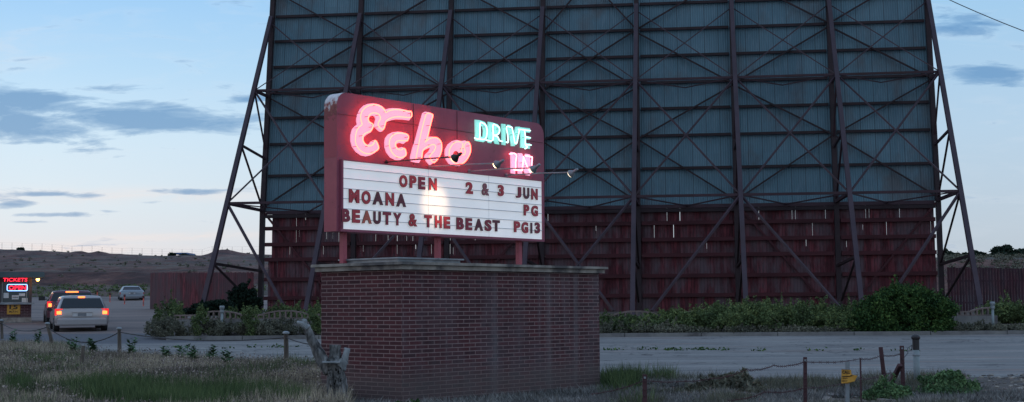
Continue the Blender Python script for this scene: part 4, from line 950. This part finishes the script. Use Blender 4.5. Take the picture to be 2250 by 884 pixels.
# barbed wires
def barbed(pts,label,r=.006):
    q=[]
    for a,c in zip(pts,pts[1:]):
        for k in range(8):
            t=k/8; q.append(a.lerp(c,t)+Vector((0,0,-.03*4*t*(1-t)+random.uniform(-.006,.006))))
    q.append(pts[-1]); b=MB().tube(q,r,5)
    for a in q[::1]: 
        for s in (-1,1): b.tube([a+Vector((-.02,0,-.02*s)),a+Vector((.02,0,.02*s))],.0035,4)
    single('barbed_wire',b,MT['rustpost'],label,'wire',origin=pts[0])
barbed([at(1300,866,20.5),at(1416,836,19.45),at(1560,833,19.6),at(1640,812,19.3),at(1700,803,19.1),at(1769,795,18.95),at(1891,789,21.4),at(1935,781,25.1),at(1981,777,24.1)],'upper strand of barbed wire looping past the rusty posts')
barbed([at(1600,880,19.4),at(1680,862,19.2),at(1769,852,18.95),at(1891,833,21.4),at(1945,822,25.1),at(1983,812,24.1)],'lower strand of barbed wire drooping into the weeds')
lp=[at(1983,790,24.1),at(1995,776,25),at(1994,766,25.6),at(2004,758,26.3),at(2003,770,26.3),at(1992,772,25.5)]
single('wire_tie',MB().tube(lp,.008,5),MT['wire'],'looped wire tying the upright post to the pipe bollard','wire',origin=lp[0])
# power line high over the lot
a=at(1980,-52,70); c=at(2420,128,58); pts=[a.lerp(c,t/12)-Vector((0,0,.25*4*(t/12)*(1-t/12))) for t in range(13)]
single('power_line',MB().tube(pts,.022,5),MT['wire'],'thin black cable crossing the upper right corner of the sky','cable',origin=a)

# ------------------------------------------------------------------ things on the hill crest
def crest(px,Y): q=at(px,560,Y); return Vector((q.x,Y,hill(q.x,Y)))
o=thing('carport','small flat blue roofed carport on thin posts on the far crest','carport',crest(391,235))
q0=crest(391,235); q1=crest(420,235); z=q0.z; h=at(391,557,235).z-z
part('roof',MB().box((q0.x,232,z+h-.25),(q1.x,238,z+h)),mottled('blue_roof',(.05,.12,.30),(.07,.15,.36),3,.5,0),o)
for x in (q0.x+.1,q1.x-.1):
    for y in (232.2,237.8): part('post',MB().box((x-.07,y-.07,z-.5),(x+.07,y+.07,z+h-.25)),MT['galv'],o)
g=crest(504,250); hh=at(504,551,250).z-g.z; single('storage_tank',MB().lathe([(.62,-.5),(.62,hh-.1),(.5,hh)],16,Matrix.Translation(g)),mottled('tank_white',(.5,.5,.5),(.6,.6,.6),2,.6,0),'pale upright storage tank on the far crest behind the chain fence','tank',origin=g,smooth=False)
# chain link fence along the crest
o=thing('chain_fence','faint chain link fence running along the far crest','fence',crest(100,219))
b=MB(); pb=MB(); mesh_m,nt,bb=nodes('chain_mesh'); bb.inputs['Base Color'].default_value=(.10,.10,.11,1)
prev=None
for px in range(-40,600,22):
    g=crest(px,224 if px<480 else 228); tp=g+Vector((0,0,1.15 if px<460 else 1.6)); pq=MB().tube([g-Vector((0,0,.4)),tp],.022,4); part('fence_post',pq,MT['wire'],o)
    if prev:
        for k in (0,.33,.66,1.): b.tube([prev[0].lerp(prev[1],k),g.lerp(tp,k)],.006,3,False)
    prev=(g,tp)
part('wires',b,mesh_m,o)

# ------------------------------------------------------------------ foliage
LM=dict(
 weedleaf=leafmat('weed_leaf',[(.3,(.06,.115,.065)),(.6,(.13,.22,.11))],3.,0.,1.),
 straw=leafmat('straw_grass',[(.1,(.12,.10,.08)),(.5,(.34,.29,.22)),(.9,(.62,.54,.42))],.9,.8,1.),
 bush=leafmat('bush_leaves',[(.15,(.010,.028,.012)),(.5,(.040,.090,.028)),(.85,(.12,.19,.05))],1.4),
 hedge=leafmat('weed_hedge',[(.1,(.030,.042,.022)),(.5,(.10,.145,.060)),(.9,(.25,.29,.105))],.9),
 kochia=leafmat('grey_weeds',[(.1,(.055,.058,.046)),(.5,(.14,.14,.105)),(.9,(.27,.255,.18))],1.1),
 dark=leafmat('juniper_leaves',[(.1,(.004,.009,.007)),(.5,(.010,.022,.015)),(.9,(.022,.042,.024))],1.5),
 tree=leafmat('far_tree_leaves',[(.1,(.012,.024,.018)),(.5,(.026,.045,.03)),(.9,(.045,.07,.045))],.5),
 fresh=leafmat('fresh_weed',[(.1,(.035,.07,.035)),(.5,(.10,.18,.08)),(.9,(.22,.33,.14))],2),
 dry=leafmat('dry_grass',[(.12,(.075,.07,.055)),(.42,(.23,.195,.155)),(.70,(.42,.35,.265)),(.95,(.68,.58,.42))],.42,.8,1.7),
 pale=leafmat('pale_groundcover',[(.1,(.07,.072,.07)),(.5,(.19,.185,.18)),(.9,(.42,.40,.37))],.9),
 green=leafmat('green_grass',[(.1,(.03,.05,.024)),(.5,(.085,.130,.055)),(.9,(.19,.24,.10))],.8))
def plant(name,label,cat,blobs,n,size,mat,elong=1.7,group=None,stems=True,ground=None,hollow=.5,up=.3,twig='post'):
    B=np.array(blobs); g=Vector((B[:,0].mean(),B[:,1].mean(),0)); g.z=gb(g.x,g.y) if ground is None else ground
    o=thing(name,label,cat,g,0,group)
    n=int(n*2.4); size*=.56
    pts=blob_pts(blobs,n,hollow=hollow)
    keep=np.array([noise.noise(Vector(p)*2.1)+.5*noise.noise(Vector(p)*5.3)<.14 for p in pts]); pts=pts[keep]
    an=blob_pts(blobs,max(30,len(blobs)*9),hollow=.95); sp_=[]
    for a in an:
        if a[2]<B[:,2].min(): continue
        ln=abs(rng.normal(0,1))*float(B[:,5].mean())*.55; dr_=np.array([rng.normal(0,.35),rng.normal(0,.35),1.]); tt=rng.uniform(0,1,int(40)); sp_.append(a+dr_*tt[:,None]*ln+rng.normal(0,size*.55,(40,3)))
    if sp_: pts=np.concatenate([pts]+sp_)
    pts=pts.copy(); pts[:,2]=np.maximum(pts[:,2],g.z+.01+rng.uniform(0,.05,len(pts)))
    v,f,r=leaves(pts,size,elong,up); np_obj('foliage',v,f,LM[mat],r,parent=o,loc=tuple(g))
    if stems:
        b=MB()
        for bl in blobs[:14]:
            c=Vector(bl[:3]); base_=Vector((g.x,g.y,g.z-.1)); b.tube([base_,Vector((g.x+(c.x-g.x)*.7,g.y+(c.y-g.y)*.7,g.z+.06)),c+Vector((0,0,bl[5]*.5))],[.04,.03,.012],5)
        part('stems',b,MT[twig],o)
    return o
def row(px0,px1,Y,ytop_f,n,ry,rg,zfloor=None,jx=.5,jh=.09):
    out=[]
    for i in range(n):
        px=px0+(px1-px0)*(i+rg.random()*jx)/n; yj=Y+rg.uniform(-ry,ry); tp=at(px,ytop_f(px),yj); g=gb(tp.x,yj); H=max(.15,(tp.z-g))*rg.uniform(1-jh*1.6,1+jh)
        wpx=(px1-px0)/n*yj/F
        out.append((tp.x,yj,g+H*.5,wpx*rg.uniform(1.1,1.9),.6,H*.5))
    return out
rg=random.Random(11)
def lin(pts):
    def f(x):
        for (a,ya),(b_,yb) in zip(pts,pts[1:]):
            if x<=b_: return ya+(yb-ya)*max(0,(x-a))/(b_-a)
        return pts[-1][1]
    return f
# green weed hedge in three clumps right of the brick base
for (x0,x1,lb,n) in ((1310,1490,'low sparse green weeds over the block wall, next to the brick base',9000),(1470,1690,'feathery green weed hedge in the middle of the planting bed',17000),(1670,1890,'feathery weed hedge with yellowish tips beside the big round bush',17000)):
    top=lin([(1310,693),(1400,691),(1470,685),(1560,671),(1640,666),(1760,670),(1900,676)])
    plant('weed_hedge',lb,'bush',row(x0,x1,55.6,top,12,1.0,rg)+row(x0,x1,54.6,lambda x:top(x)+16,12,.5,rg)+row(x0,x1,59.,lambda x:top(x)+3,9,1.2,rg),n,.085,'hedge',2.2,'weed hedges along the kerb')
# brownish grey weeds low in front
for (x0,x1,lb) in ((1310,1500,'brown grey dead weeds against the kerb right of the brick base'),(1500,1880,'dead brown weeds under the green hedge'),(2090,2260,'dry grey weeds around the openwork wall at far right')):
    plant('dead_weeds',lb,'weeds',row(x0,x1,54.2,lambda x:710 if x<1500 else (716 if x<2000 else 712),14,.3,rg),6000,.06,'kochia',2.4,'dead weeds along the kerb',stems=False)
# the big round bush
def big():
    c=at(1985,690,54.6); bl=[]; rg2=random.Random(4)
    for px,yt,wd in ((1902,676,24),(1925,652,30),(1955,636,34),(1985,629,36),(2015,634,34),(2045,646,32),(2070,664,24),(1940,690,36),(1990,680,40),(2040,690,38),(1975,655,34),(2010,660,34)):
        for Yo in (54.2,55.4):
            tp=at(px+rg2.uniform(-6,6),yt+rg2.uniform(-3,5),Yo); w=wd*Yo/F; bl.append((tp.x,Yo,tp.z-w*.75,w*1.1,.8,w*.8))
    for px in (1895,1925,1960,2000,2040,2070):
        tp=at(px,712,54.0); bl.append((tp.x,54.,tp.z,.62,.5,.42))
    return bl
plant('round_bush','big dense dark green round bush in front of the screen tower','bush',big(),42000,.115,'bush',1.5,hollow=.62)
plant('weed_bush','green weeds at the foot of the dark red fence at far right','bush',row(2170,2300,60,lambda x:668,8,1.5,rg),6500,.1,'hedge',2.)
# left bed: weeds, junipers
for (x0,x1,lb,yt) in ((335,470,'grey green weeds at the left end of the planting bed',697),(470,590,'dusty weeds in front of the openwork wall, below the standpipe',703),(590,712,'dusty weeds in front of the openwork wall, next to the brick base',700)):
    plant('weed_clump',lb,'weeds',row(x0,x1,54.6,lambda x:yt+rg.uniform(0,10),11,.7,rg),6500,.065,'kochia',2.2,'dusty weeds along the left kerb',stems=False)
for (x0,x1,lb,yt,Y,n) in ((345,400,'olive shrub heap beyond the left end of the openwork wall',676,58,5500),(500,600,'pale green weeds behind the openwork wall under the juniper',684,59,6000),(600,712,'pale green weeds behind the openwork wall next to the brick base',678,59,8000)):
    plant('weed_bush',lb,'bush',row(x0,x1,Y,lambda x:yt+rg.uniform(-4,4),7,.8,rg),n,.085,'hedge',2.2,'green weeds behind the openwork walls')
for px,lb in ((440,'tall pale weed stalks at the kerb below the left wall'),(548,'dark green weed spilling over the kerb right of the standpipe'),(690,'dark green weed spilling over the kerb left of the brick base')):
    plant('kerb_weed',lb,'weeds',[(*at(px,715,53.9),.35,.3,.5),(*at(px+4,700,54.0),.22,.2,.45)],1500,.07,'hedge',2.,'weeds spilling over the kerb',stems=False)
# juniper tree
def jun():
    bl=[];rg2=random.Random(8); Y=68
    for px,py,w,h in ((533,632,10,8),(528,642,18,9),(545,648,20,9),(520,655,22,9),(555,660,22,9),(535,668,32,10),(510,668,18,8),(562,668,14,9),(540,678,36,10)):
        q=at(px,py,Y+rg2.uniform(-.5,.5)); bl.append((q.x,q.y,q.z,w*Y/F*.8,.5,h*Y/F))
    return bl
plant('juniper','ragged dark juniper against the red fence left of the screen','tree',jun(),9000,.14,'dark',2.4,hollow=.3,twig='bark')
plant('prostrate_shrub','flat dark spreading shrub behind the left openwork wall','bush',[(*at(px,py,61),w*61/F,.8,h*61/F) for px,py,w,h in ((450,676,24,10),(480,672,24,12),(420,684,22,7),(505,682,16,9),(462,684,34,9),(435,682,20,7))],9000,.11,'dark',2.2,hollow=.3)
# foreground bushes right
plant('leafy_bush','bright green leafy bush in the lower right foreground below the pipe bollard','bush',[(*at(px,py,Y),w*Y/F,w*Y/F,h*Y/F) for px,py,w,h,Y in ((2050,852,30,26,24),(2085,842,32,26,23.6),(2120,854,30,26,24),(2145,872,22,20,23.5),(2075,872,46,26,23),(2030,875,26,20,23.4),(2110,878,40,22,23.))],15000,.055,'fresh',1.8,hollow=.45)
plant('leafy_bush','smaller green bush at the foot of the leaning maroon posts','bush',[(*at(px,py,Y),w*Y/F,w*Y/F,h*Y/F) for px,py,w,h,Y in ((1945,860,28,20,22.6),(1920,872,24,16,22.4),(1965,874,30,18,22.3),(1985,868,18,18,22.5))],5500,.05,'fresh',1.8,hollow=.4)
plant('twiggy_bush','grey brown twiggy bush right of the rusty post beside the brick base','bush',[(*at(px,py,Y),w*Y/F,w*Y/F,h*Y/F) for px,py,w,h,Y in ((1600,850,44,22,25.5),(1560,862,46,18,25),(1650,862,40,18,25),(1500,874,50,16,24),(1625,835,26,12,25.5),(1700,872,40,14,24.5))],16000,.07,'kochia',3.6,hollow=.1,up=.8)
# trees on the right crest
def crown(px,py,w,h,Y): h*=1.12;q=at(px,py-1,Y); return (q.x,q.y,q.z,w*Y/F,w*Y/F,h*Y/F)
for lb,bl,Y in (('dark rounded tree, largest on the right crest, beside the tower foot',[(2195,553,16,9),(2210,550,14,9),(2202,562,20,8),(2185,562,8,6),(2222,560,10,7),(2240,558,12,8),(2232,564,14,6)],175),
  ('bare twiggy tree line on the crest just right of the tower edge',[(2085,560,9,5),(2102,563,10,4),(2078,556,5,6),(2120,562,8,4)],178),
  ('low bushy tree on the crest behind the right raker leg',[(2140,558,10,5),(2155,561,10,4),(2168,564,9,3)],180),
  ('dark tree cut by the right edge of the picture',[(2255,556,14,8),(2270,552,16,10),(2246,562,8,6)],176)):
    Yh=Y; bb=[crown(*q,Yh) for q in bl]; g=Vector((sum(q[0] for q in bb)/len(bb),Yh,0)); g.z=hill(g.x,Yh)
    o=thing('crest_tree',lb,'tree',g,0,'trees on the right crest'); pts=blob_pts(bb,3600 if len(bl)>4 else 1500,hollow=.35); v,f,r=leaves(pts,.30,1.5); np_obj('crown',v,f,LM['tree'],r,parent=o,loc=tuple(g))
    b=MB(); 
    for q in bb[:5]: b.tube([g-Vector((0,0,.3)),Vector((g.x*.6+q[0]*.4,Yh,g.z+.6)),Vector(q[:3])],[.16,.1,.04],6)
    part('trunk',b,MT['bark'],o)
for px,w,h,lb in ((378,7,5,'round bush on the left crest beside the carport'),(404,5,3,'small bush on the left crest under the carport'),(45,5,4,'small bush at the upper left end of the crest')):
    Y=222; q=crest(px,Y); o=thing('crest_bush',lb,'bush',q,0,'bushes on the left crest'); bb=[(q.x+dx*w*Y/F,Y,q.z+h*Y/F*.6,w*Y/F*.7,1,h*Y/F*.8) for dx in(-.4,.1,.5)]
    v,f,r=leaves(blob_pts(bb,700,hollow=.2),.25,1.5); np_obj('foliage',v,f,LM['tree'],r,parent=o,loc=tuple(q))
# right hill scrub dots, left bench scrub
def scrub(n,pxa,pxb,Ya,Yb,size,mat,name,label,hs=(.25,.5)):
    P_=[]
    for i in range(n):
        Y=rg.uniform(Ya,Yb); px=rg.uniform(pxa,pxb); x=(px-1125)/F*Y; z=hill(x,Y); s=rg.uniform(*hs)
        for k in range(18): P_.append((x+rg.gauss(0,s*.55),Y+rg.gauss(0,s*.5),z+abs(rg.gauss(0,s*.45))))
    v,f,r=leaves(np.array(P_),size,1.5); o=np_obj(name,v,f,LM[mat],r); tag(o,label,'scrub',kind='stuff')
scrub(300,2060,2290,138,162,.14,'kochia','hill_scrub','dry scrub dotted over the right hill')
scrub(380,-40,590,141,157,.12,'hedge','bench_scrub','green grey scrub at the foot of the left hillside',(.2,.4))
scrub(110,-40,590,160,222,.16,'kochia','slope_scrub','sparse brown scrub scattered over the left hillside',(.12,.3))

# ------------------------------------------------------------------ tree stump
def stump():
    Y=20.6; g=at(742,884,Y); g.z=gh(Y)
    o=thing('tree_stump','gnarled grey lopped tree stump with one long leaning limb, left of the brick base','tree stump',g)
    def chain(pts,rr,n=18,sub=6):
        b=MB(); P_=[];Rr=[]
        for i in range(len(pts)-1):
            for k in range(sub):
                t=k/sub; P_.append(pts[i].lerp(pts[i+1],t)); Rr.append(rr[i]+(rr[i+1]-rr[i])*t)
        P_.append(pts[-1]);Rr.append(rr[-1]); b.tube(P_,Rr,n)
        for i,v in enumerate(b.v):
            p=Vector(v); k=noise.fractal(p*9,.8,2.,4)*.014+noise.noise(Vector((p.x*40,p.y*40,p.z*8)))*.012; c=P_[min(len(P_)-1,i//n)]; d=(p-c)
            if d.length>1e-4: p+=d.normalized()*k
            b.v[i]=tuple(p)
        return b
    A=lambda px,py,dy=0: at(px,py,Y+dy)
    b0=at(742,900,Y); b0.z=gh(Y)-.1
    part('trunk',chain([b0,A(741,850),A(738,822),A(732,800),A(727,790)],[.185,.15,.142,.15,.12]),MT['bark'],o,smooth=True)
    part('limb',chain([A(728,815),A(712,797),A(700,775),A(684,745),A(674,722),A(668,709)],[.12,.10,.085,.07,.057,.052]),MT['bark'],o,smooth=True)
    part('limb_end',chain([A(676,722,-.03),A(664,712,-.04),A(652,708,-.05)],[.05,.05,.02],10),MT['cutwood'],o)
    part('limb_end',chain([A(670,716,-.02),A(668,706,-.02),A(665,701,-.02)],[.05,.04,.02],10),MT['cutwood'],o)
    part('stub',chain([A(733,805,.05),A(733,785,.06),A(734,758,.06)],[.09,.075,.066]),MT['bark'],o,smooth=True)
    part('stub',chain([A(742,800,.03),A(744,780,.03),A(745,758,.04)],[.05,.035,.024],10),MT['bark'],o)
    part('stub',chain([A(750,812,.0),A(757,792,.0),A(763,765,.0)],[.075,.05,.04],12),MT['cutwood'],o,smooth=True)
    b=MB(); b.beam(A(708,796,-.17),A(748,796,-.15),.26,.018); b.beam(A(745,792,-.17),A(759,805,-.17),.12,.02,(0,1,0)); part('broken_board',b,MT['cutwood'],o)
    b=MB()
    for k in range(60):
        t=random.random(); q=A(728+random.uniform(-8,22),805+75*t,-.15); b.box((-.012,-.012,-.03),(.012,.012,.03),Matrix.Translation(q)@Matrix.Rotation(random.uniform(-.5,.5),4,'Y'))
    part('bark_flakes',b,MT['bark'],o)
stump()

# ------------------------------------------------------------------ verge vegetation
def verge_pts(n,pxa,pxb,yfar_fn,Ymin=17.5,dens=None):
    out=[]
    k=0
    while len(out)<n and k<n*30:
        k+=1; px=rng.uniform(pxa,pxb); u=rng.uniform(0,1); Y=math.exp(math.log(Ymin)+u*(math.log(48)-math.log(Ymin))); x=(px-1125)/F*Y
        if Y>near(x)-.1+rng.normal()*.35: continue
        # keep out of the brick base
        d=Vector((x,Y,0))-Vector((BX.x,BX.y,0)); a_=d.x*math.cos(BA)+d.y*math.sin(BA); b_=-d.x*math.sin(BA)+d.y*math.cos(BA)
        if -.06<a_<BW+.06 and -.06<b_<BL+.06: continue
        dn=noise.noise(Vector((x*.45,Y*.45,2)))+.5*noise.noise(Vector((x*1.3,Y*1.3,5)))
        if dens and not dens(px,x,Y,dn): continue
        out.append((x,Y,gh(Y)-.01))
    return np.array(out)
def stuff(name,base_,h,w,sp,mat,label,per=3):
    v,f,r=blades(base_,h,w,sp,per=per); o=np_obj(name,v,f,LM[mat],r); tag(o,label,'grass',kind='stuff'); return o
def green_zone(px,x,Y):
    e=lambda cx,cy,sx,sy: math.exp(-((px-cx)/sx)**2-((Y-cy)/sy)**2)
    return e(270,24.0,140,3.0)*1.15+e(420,21.3,150,1.9)+e(45,25.5,42,2.4)*1.1+e(520,22.5,60,1.6)*.8+e(420,21.5,60,1.5)+e(1360,26.2,45,1.3)*1.3+e(640,21,50,1.2)*.8
pd=verge_pts(62000,-60,760,None,dens=lambda px,x,Y,dn: green_zone(px,x,Y)<.5+.9*dn+rng.normal()*.12 and dn>-.42+.15*rng.normal())
hd_=rng.uniform(.10,.36,len(pd))*np.clip(1.15-.012*(pd[:,1]-20),.6,1.2)*np.array([1+.45*noise.noise(Vector((a*.5,b*.5,1))) for a,b in pd[:,:2]])*np.clip([(near(a)-b)/2.2+.3 for a,b in pd[:,:2]],.3,1)
stuff('dry_grass',pd,hd_,.010,.09,'dry','tan and mauve dry cheatgrass covering the left verge',4)
pt=verge_pts(3600,-60,150,None,dens=lambda px,x,Y,dn: Y>near(x)-4.5+.02*max(0,px-120)+dn and dn>-.3)
stuff('tall_dry_grass',pt,rng.uniform(.16,.42,len(pt)),.011,.10,'straw','tall straw coloured grass along the road edge at far left',4)
pe=verge_pts(2600,200,1480,None,dens=lambda px,x,Y,dn: near(x)-.9<Y)
stuff('edge_weeds',pe,rng.uniform(.06,.30,len(pe)),.010,.10,'kochia','straggly weeds along the broken road edge')
# seed heads
top=pd[rng.choice(len(pd),26000)]; pts=top+np.c_[rng.normal(0,.05,(len(top),2)),rng.uniform(.10,.32,len(top))]; v,f,r=leaves(pts,.028,1.6,.8); o=np_obj('grass_seed_heads',v,f,leafmat('seed_heads',[(.12,(.11,.09,.085)),(.45,(.23,.18,.17)),(.75,(.36,.29,.26)),(.95,(.55,.46,.38))],.5,.85,1.2),r); tag(o,'feathery mauve seed heads over the dry grass','grass',kind='stuff')
pg=verge_pts(24000,-60,1480,None,dens=lambda px,x,Y,dn: (px<760 or px>1320) and green_zone(px,x,Y)>.5-.9*dn+rng.normal()*.14)
stuff('green_grass',pg,rng.uniform(.14,.48,len(pg)),.009,.11,'green','green grass patches in the verge')
pr_=verge_pts(42000,1290,2330,None,dens=lambda px,x,Y,dn: dn>-.25 and not(px>1700 and Y>28 and dn<.35) and not (px>2080 and Y>23.5 and dn<.45))
stuff('pale_weeds',pr_,rng.uniform(.05,.17,len(pr_)),.010,.07,'pale','pale grey green ground cover on the right verge')
pc=verge_pts(15000,740,1340,None,Ymin=17.,dens=lambda px,x,Y,dn: Y<27)
stuff('pale_weeds',pc,rng.uniform(.04,.15,len(pc)),.010,.08,'pale','pale grey ground cover along the foot of the brick base')
pb_=verge_pts(9000,1350,2100,None,dens=lambda px,x,Y,dn: dn>.15)
stuff('brown_weeds',pb_,rng.uniform(.12,.30,len(pb_)),.007,.10,'kochia','thin brown weeds scattered over the right verge')
# broadleaf weeds at the edge of the road
WL=['leafy weed at the road edge near the left picture edge','leafy weed by the road edge behind the leaning rope post','squat leafy weed right of the leaning rope post','wide leafy weed by the road edge left of the round rope post','leafy weed just right of the round rope post','small upright weed at the road edge, first of the close group','small upright weed with spreading top leaves at the road edge','forked leafy weed at the road edge, below the left wall end','tallest leafy weed of the road edge group','single leafy weed at the road edge halfway to the stump']
for (px,yb,hpx),lb in zip(((28,760,28),(80,764,28),(160,776,26),(205,782,30),(286,784,34),(370,795,26),(404,795,28),(425,797,26),(462,795,32),(503,806,26)),WL):
    g=gnd(px,yb+7); H=(hpx+14)*g.y/F; o=thing('roadside_weed',lb,'weed',g,0,'leafy weeds along the road edge'); b=MB()
    P_=[];
    for k in range(3 if px not in(205,) else 5):
        e=Vector((rg.uniform(-.16,.16),rg.uniform(-.1,.1),H*rg.uniform(.75,1.05))); b.tube([(0,0,0),e*.5+Vector((.02,0,0)),e],[.014,.01,.006],5)
        for j in range(13):
            t=.25+.75*j/12; c=e*t; a=rg.uniform(0,6.28); ln=.24*(1.15-t*.5); P_.append((c,a,ln))
    part('stem',b,LM['weedleaf'],o,world=False); lb_=MB()
    for c,a,ln in P_:
        d=Vector((math.cos(a),math.sin(a),.55)).normalized(); sd_=Vector((-math.sin(a),math.cos(a),0))*ln*.27; lb_.face([c,c+d*ln*.5+sd_,c+d*ln+Vector((0,0,-.02)),c+d*ln*.5-sd_])
    part('leaves',lb_,LM['weedleaf'],o,world=False)
# low leafy plant at the foot of the brick corner
g=gnd(895,893); g=Vector((at(895,870,20.6).x,20.6,gh(20.6))); plant('broadleaf_weed','dark broadleaf weed at the foot of the brick corner','weed',[(g.x,g.y,g.z+.04,.20,.2,.07),(g.x+.1,g.y,g.z+.05,.12,.1,.07)],420,.07,'bush',1.6,stems=False)
# tufts growing in the road joint and small stones
J=[]
for i in range(26):
    px=rg.choice([rg.uniform(1320,2000),rg.uniform(1320,1700),rg.uniform(380,700)]); g=gnd(px,770+rg.uniform(-1.2,1.5)+(px-1500)*.004 if px>1000 else rg.choice([747,765])+rg.uniform(-2,2)); s=rg.uniform(.03,.16)
    for k in range(16): J.append((g.x+rg.gauss(0,s*1.3),g.y+rg.gauss(0,.05),g.z+abs(rg.gauss(0,.035))+.01))
v,f,r=leaves(np.array(J),.055,1.8); o=np_obj('joint_weeds',v,f,LM['bush'],r); tag(o,'tiny weed tufts growing along the road joint','weeds',kind='stuff')
sb=MB()
for i in range(1500):
    px=rg.uniform(1500,2330); Y=rg.uniform(17.5,30); x=(px-1125)/F*Y
    if Y>near(x)+1: continue
    s=rg.uniform(.012,.045)*(1 if rg.random()<.92 else 2.); sb.box((-s,-s*.7,-s*.2),(s,s*.8,s*.6),Matrix.Translation((x,Y,gh(Y)+.005))@Matrix.Rotation(rg.uniform(0,6),4,'Z')@Matrix.Rotation(rg.uniform(-.4,.4),4,'X'))
o=single('gravel',sb,MT['conc'],'loose pale stones on the right verge','gravel',kind='stuff')

# ------------------------------------------------------------------ world
W=bpy.data.worlds.new('World'); S.world=W; W.use_nodes=True; nt=W.node_tree; nt.nodes.clear(); t=NT(nt)
out=nt.nodes.new('ShaderNodeOutputWorld'); bg=nt.nodes.new('ShaderNodeBackground'); t.l(bg.outputs[0],out.inputs[0])
tc=t.n('ShaderNodeTexCoord'); sp=t.n('ShaderNodeSeparateXYZ'); t.l(tc.outputs['Generated'],sp.inputs[0]); X,Y,Z=sp.outputs
yp=t.math('MAXIMUM',Y,.05); u=t.math('DIVIDE',X,yp); w=t.math('DIVIDE',Z,yp)     # directions on the sky
el=t.math('ARCSINE',Z)
front=t.ramp(t.math('MULTIPLY',t.math('ADD',Y,1.),.5),[(.25,0.),(.80,1.)])
Lf=t.ramp(el,[(0.,(.72,.67,.70)),(.03,(.74,.74,.78)),(.07,(.70,.80,.88)),(.12,(.62,.79,.93)),(.17,(.46,.70,.93)),(.225,(.33,.60,.92)),(.45,(.33,.50,.78)),(1.,(.30,.42,.66))])
Rf=t.ramp(el,[(0.,(.46,.53,.60)),(.05,(.50,.60,.70)),(.12,(.46,.63,.80)),(.22,(.34,.59,.85)),(.45,(.33,.50,.78)),(1.,(.30,.42,.66))])
side=t.ramp(t.math('ADD',t.math('MULTIPLY',u,1.),.5),[(.15,0.),(.8,1.)])
fr=t.mix(side,Lf,Rf)
bk=t.ramp(el,[(0.,(.40,.46,.56)),(.15,(.50,.60,.72)),(.4,(.43,.57,.77)),(1.,(.28,.45,.68))])
sky=t.mix(front,bk,fr)
# clouds: envelopes fixed to directions, broken up by stretched noise
cv=t.n('ShaderNodeCombineXYZ'); t.l(t.math('MULTIPLY',u,9.),cv.inputs[0]); t.l(t.math('MULTIPLY',w,46.),cv.inputs[1])
nz=t.noise(cv.outputs[0],1.6,8,.62,.6); nz2=t.noise(cv.outputs[0],4.5,6,.6,.4)
def env(px,py,sx,sy,tilt=0,amp=1.):
    cu=(px-1125)/F; cw_=(668-py)/F; sx/=F; sy/=F
    du=t.math('SUBTRACT',u,cu); dw=t.math('SUBTRACT',t.math('SUBTRACT',w,cw_),t.math('MULTIPLY',du,tilt))
    q=t.math('ADD',t.math('POWER',t.math('DIVIDE',du,sx),2.),t.math('POWER',t.math('DIVIDE',dw,sy),2.)); return t.math('MULTIPLY',t.math('EXPONENT',t.math('MULTIPLY',q,-1.)),amp)
tot=None
for e in ((60,212,190,30,-.14,1.2),(300,254,250,36,-.05,1.25),(400,262,190,26,0,1.),(60,268,160,34,-.1,1.2),(-40,230,110,50,0,1.),(540,212,60,9,.05,.8),(300,185,160,9,.0,.35),(100,420,90,6,0,.9),(20,443,50,12,0,1.),(180,424,60,6,0,.8),(110,465,90,6,.0,.95),(420,416,70,8,0,.95),(330,440,45,6,0,.7),(60,480,50,4,0,.75),(230,458,30,4,0,.6),(2130,52,90,22,0,.75),(2180,168,110,26,0,.95),(2230,192,80,14,0,.6)):
    x_=env(*e); tot=x_ if tot is None else t.math('MAXIMUM',tot,x_)
cl=t.math('SUBTRACT',t.math('ADD',tot,t.math('MULTIPLY',t.math('SUBTRACT',nz,.5),2.3)),t.math('MULTIPLY',t.math('SUBTRACT',nz2,.5),.9))
cf=t.ramp(cl,[(.28,0.),(.62,.7),(.95,1.)]); cf=t.math('MULTIPLY',cf,t.math('GREATER_THAN',Y,.06))
hi_=t.ramp(el,[(0.,(.30,.42,.60)),(.1,(.16,.34,.58)),(.2,(.11,.29,.56))])
# bright edges and pinkish streaks low on the left
pk=None
for e in ((280,425,330,16,.0,.8),(420,515,260,10,.01,.9),(150,540,260,16,-.03,.9),(30,95,200,40,0,.25)):
    x_=env(*e); pk=x_ if pk is None else t.math('MAXIMUM',pk,x_)
pk=t.math('MULTIPLY',pk,t.ramp(nz,[(.38,.15),(.6,1.)])); pk=t.math('MULTIPLY',pk,t.math('GREATER_THAN',Y,.06))
sky=t.mix(t.math('MULTIPLY',pk,.75),sky,(.86,.76,.74))
hz=t.ramp(nz,[(.5,0.),(.75,.22)]); sky=t.mix(t.math('MULTIPLY',hz,t.math('GREATER_THAN',Y,.06)),sky,(.72,.78,.86))
sky=t.mix(t.math('MULTIPLY',cf,.86),sky,hi_)
ns=t.n('ShaderNodeTexSky',sky_type='NISHITA'); ns.sun_disc=False; ns.sun_elevation=R(1.); ns.sun_rotation=R(-55)
add=t.mix(.02,sky,ns.outputs[0],'ADD')
t.l(add,bg.inputs[0]); bg.inputs[1].default_value=1.
sl=bpy.data.lights.new('low_sun','SUN'); sl.energy=.12; sl.angle=R(25); sl.color=(1,.72,.68); so=bpy.data.objects.new('low_sun',sl); COL.objects.link(so)
so.rotation_euler=Vector((.93,.05,-.12)).to_track_quat('-Z','Y').to_euler()
S.view_settings.view_transform='Standard'; S.view_settings.look='None'; S.view_settings.exposure=0
S.cycles.max_bounces=5; S.cycles.diffuse_bounces=2
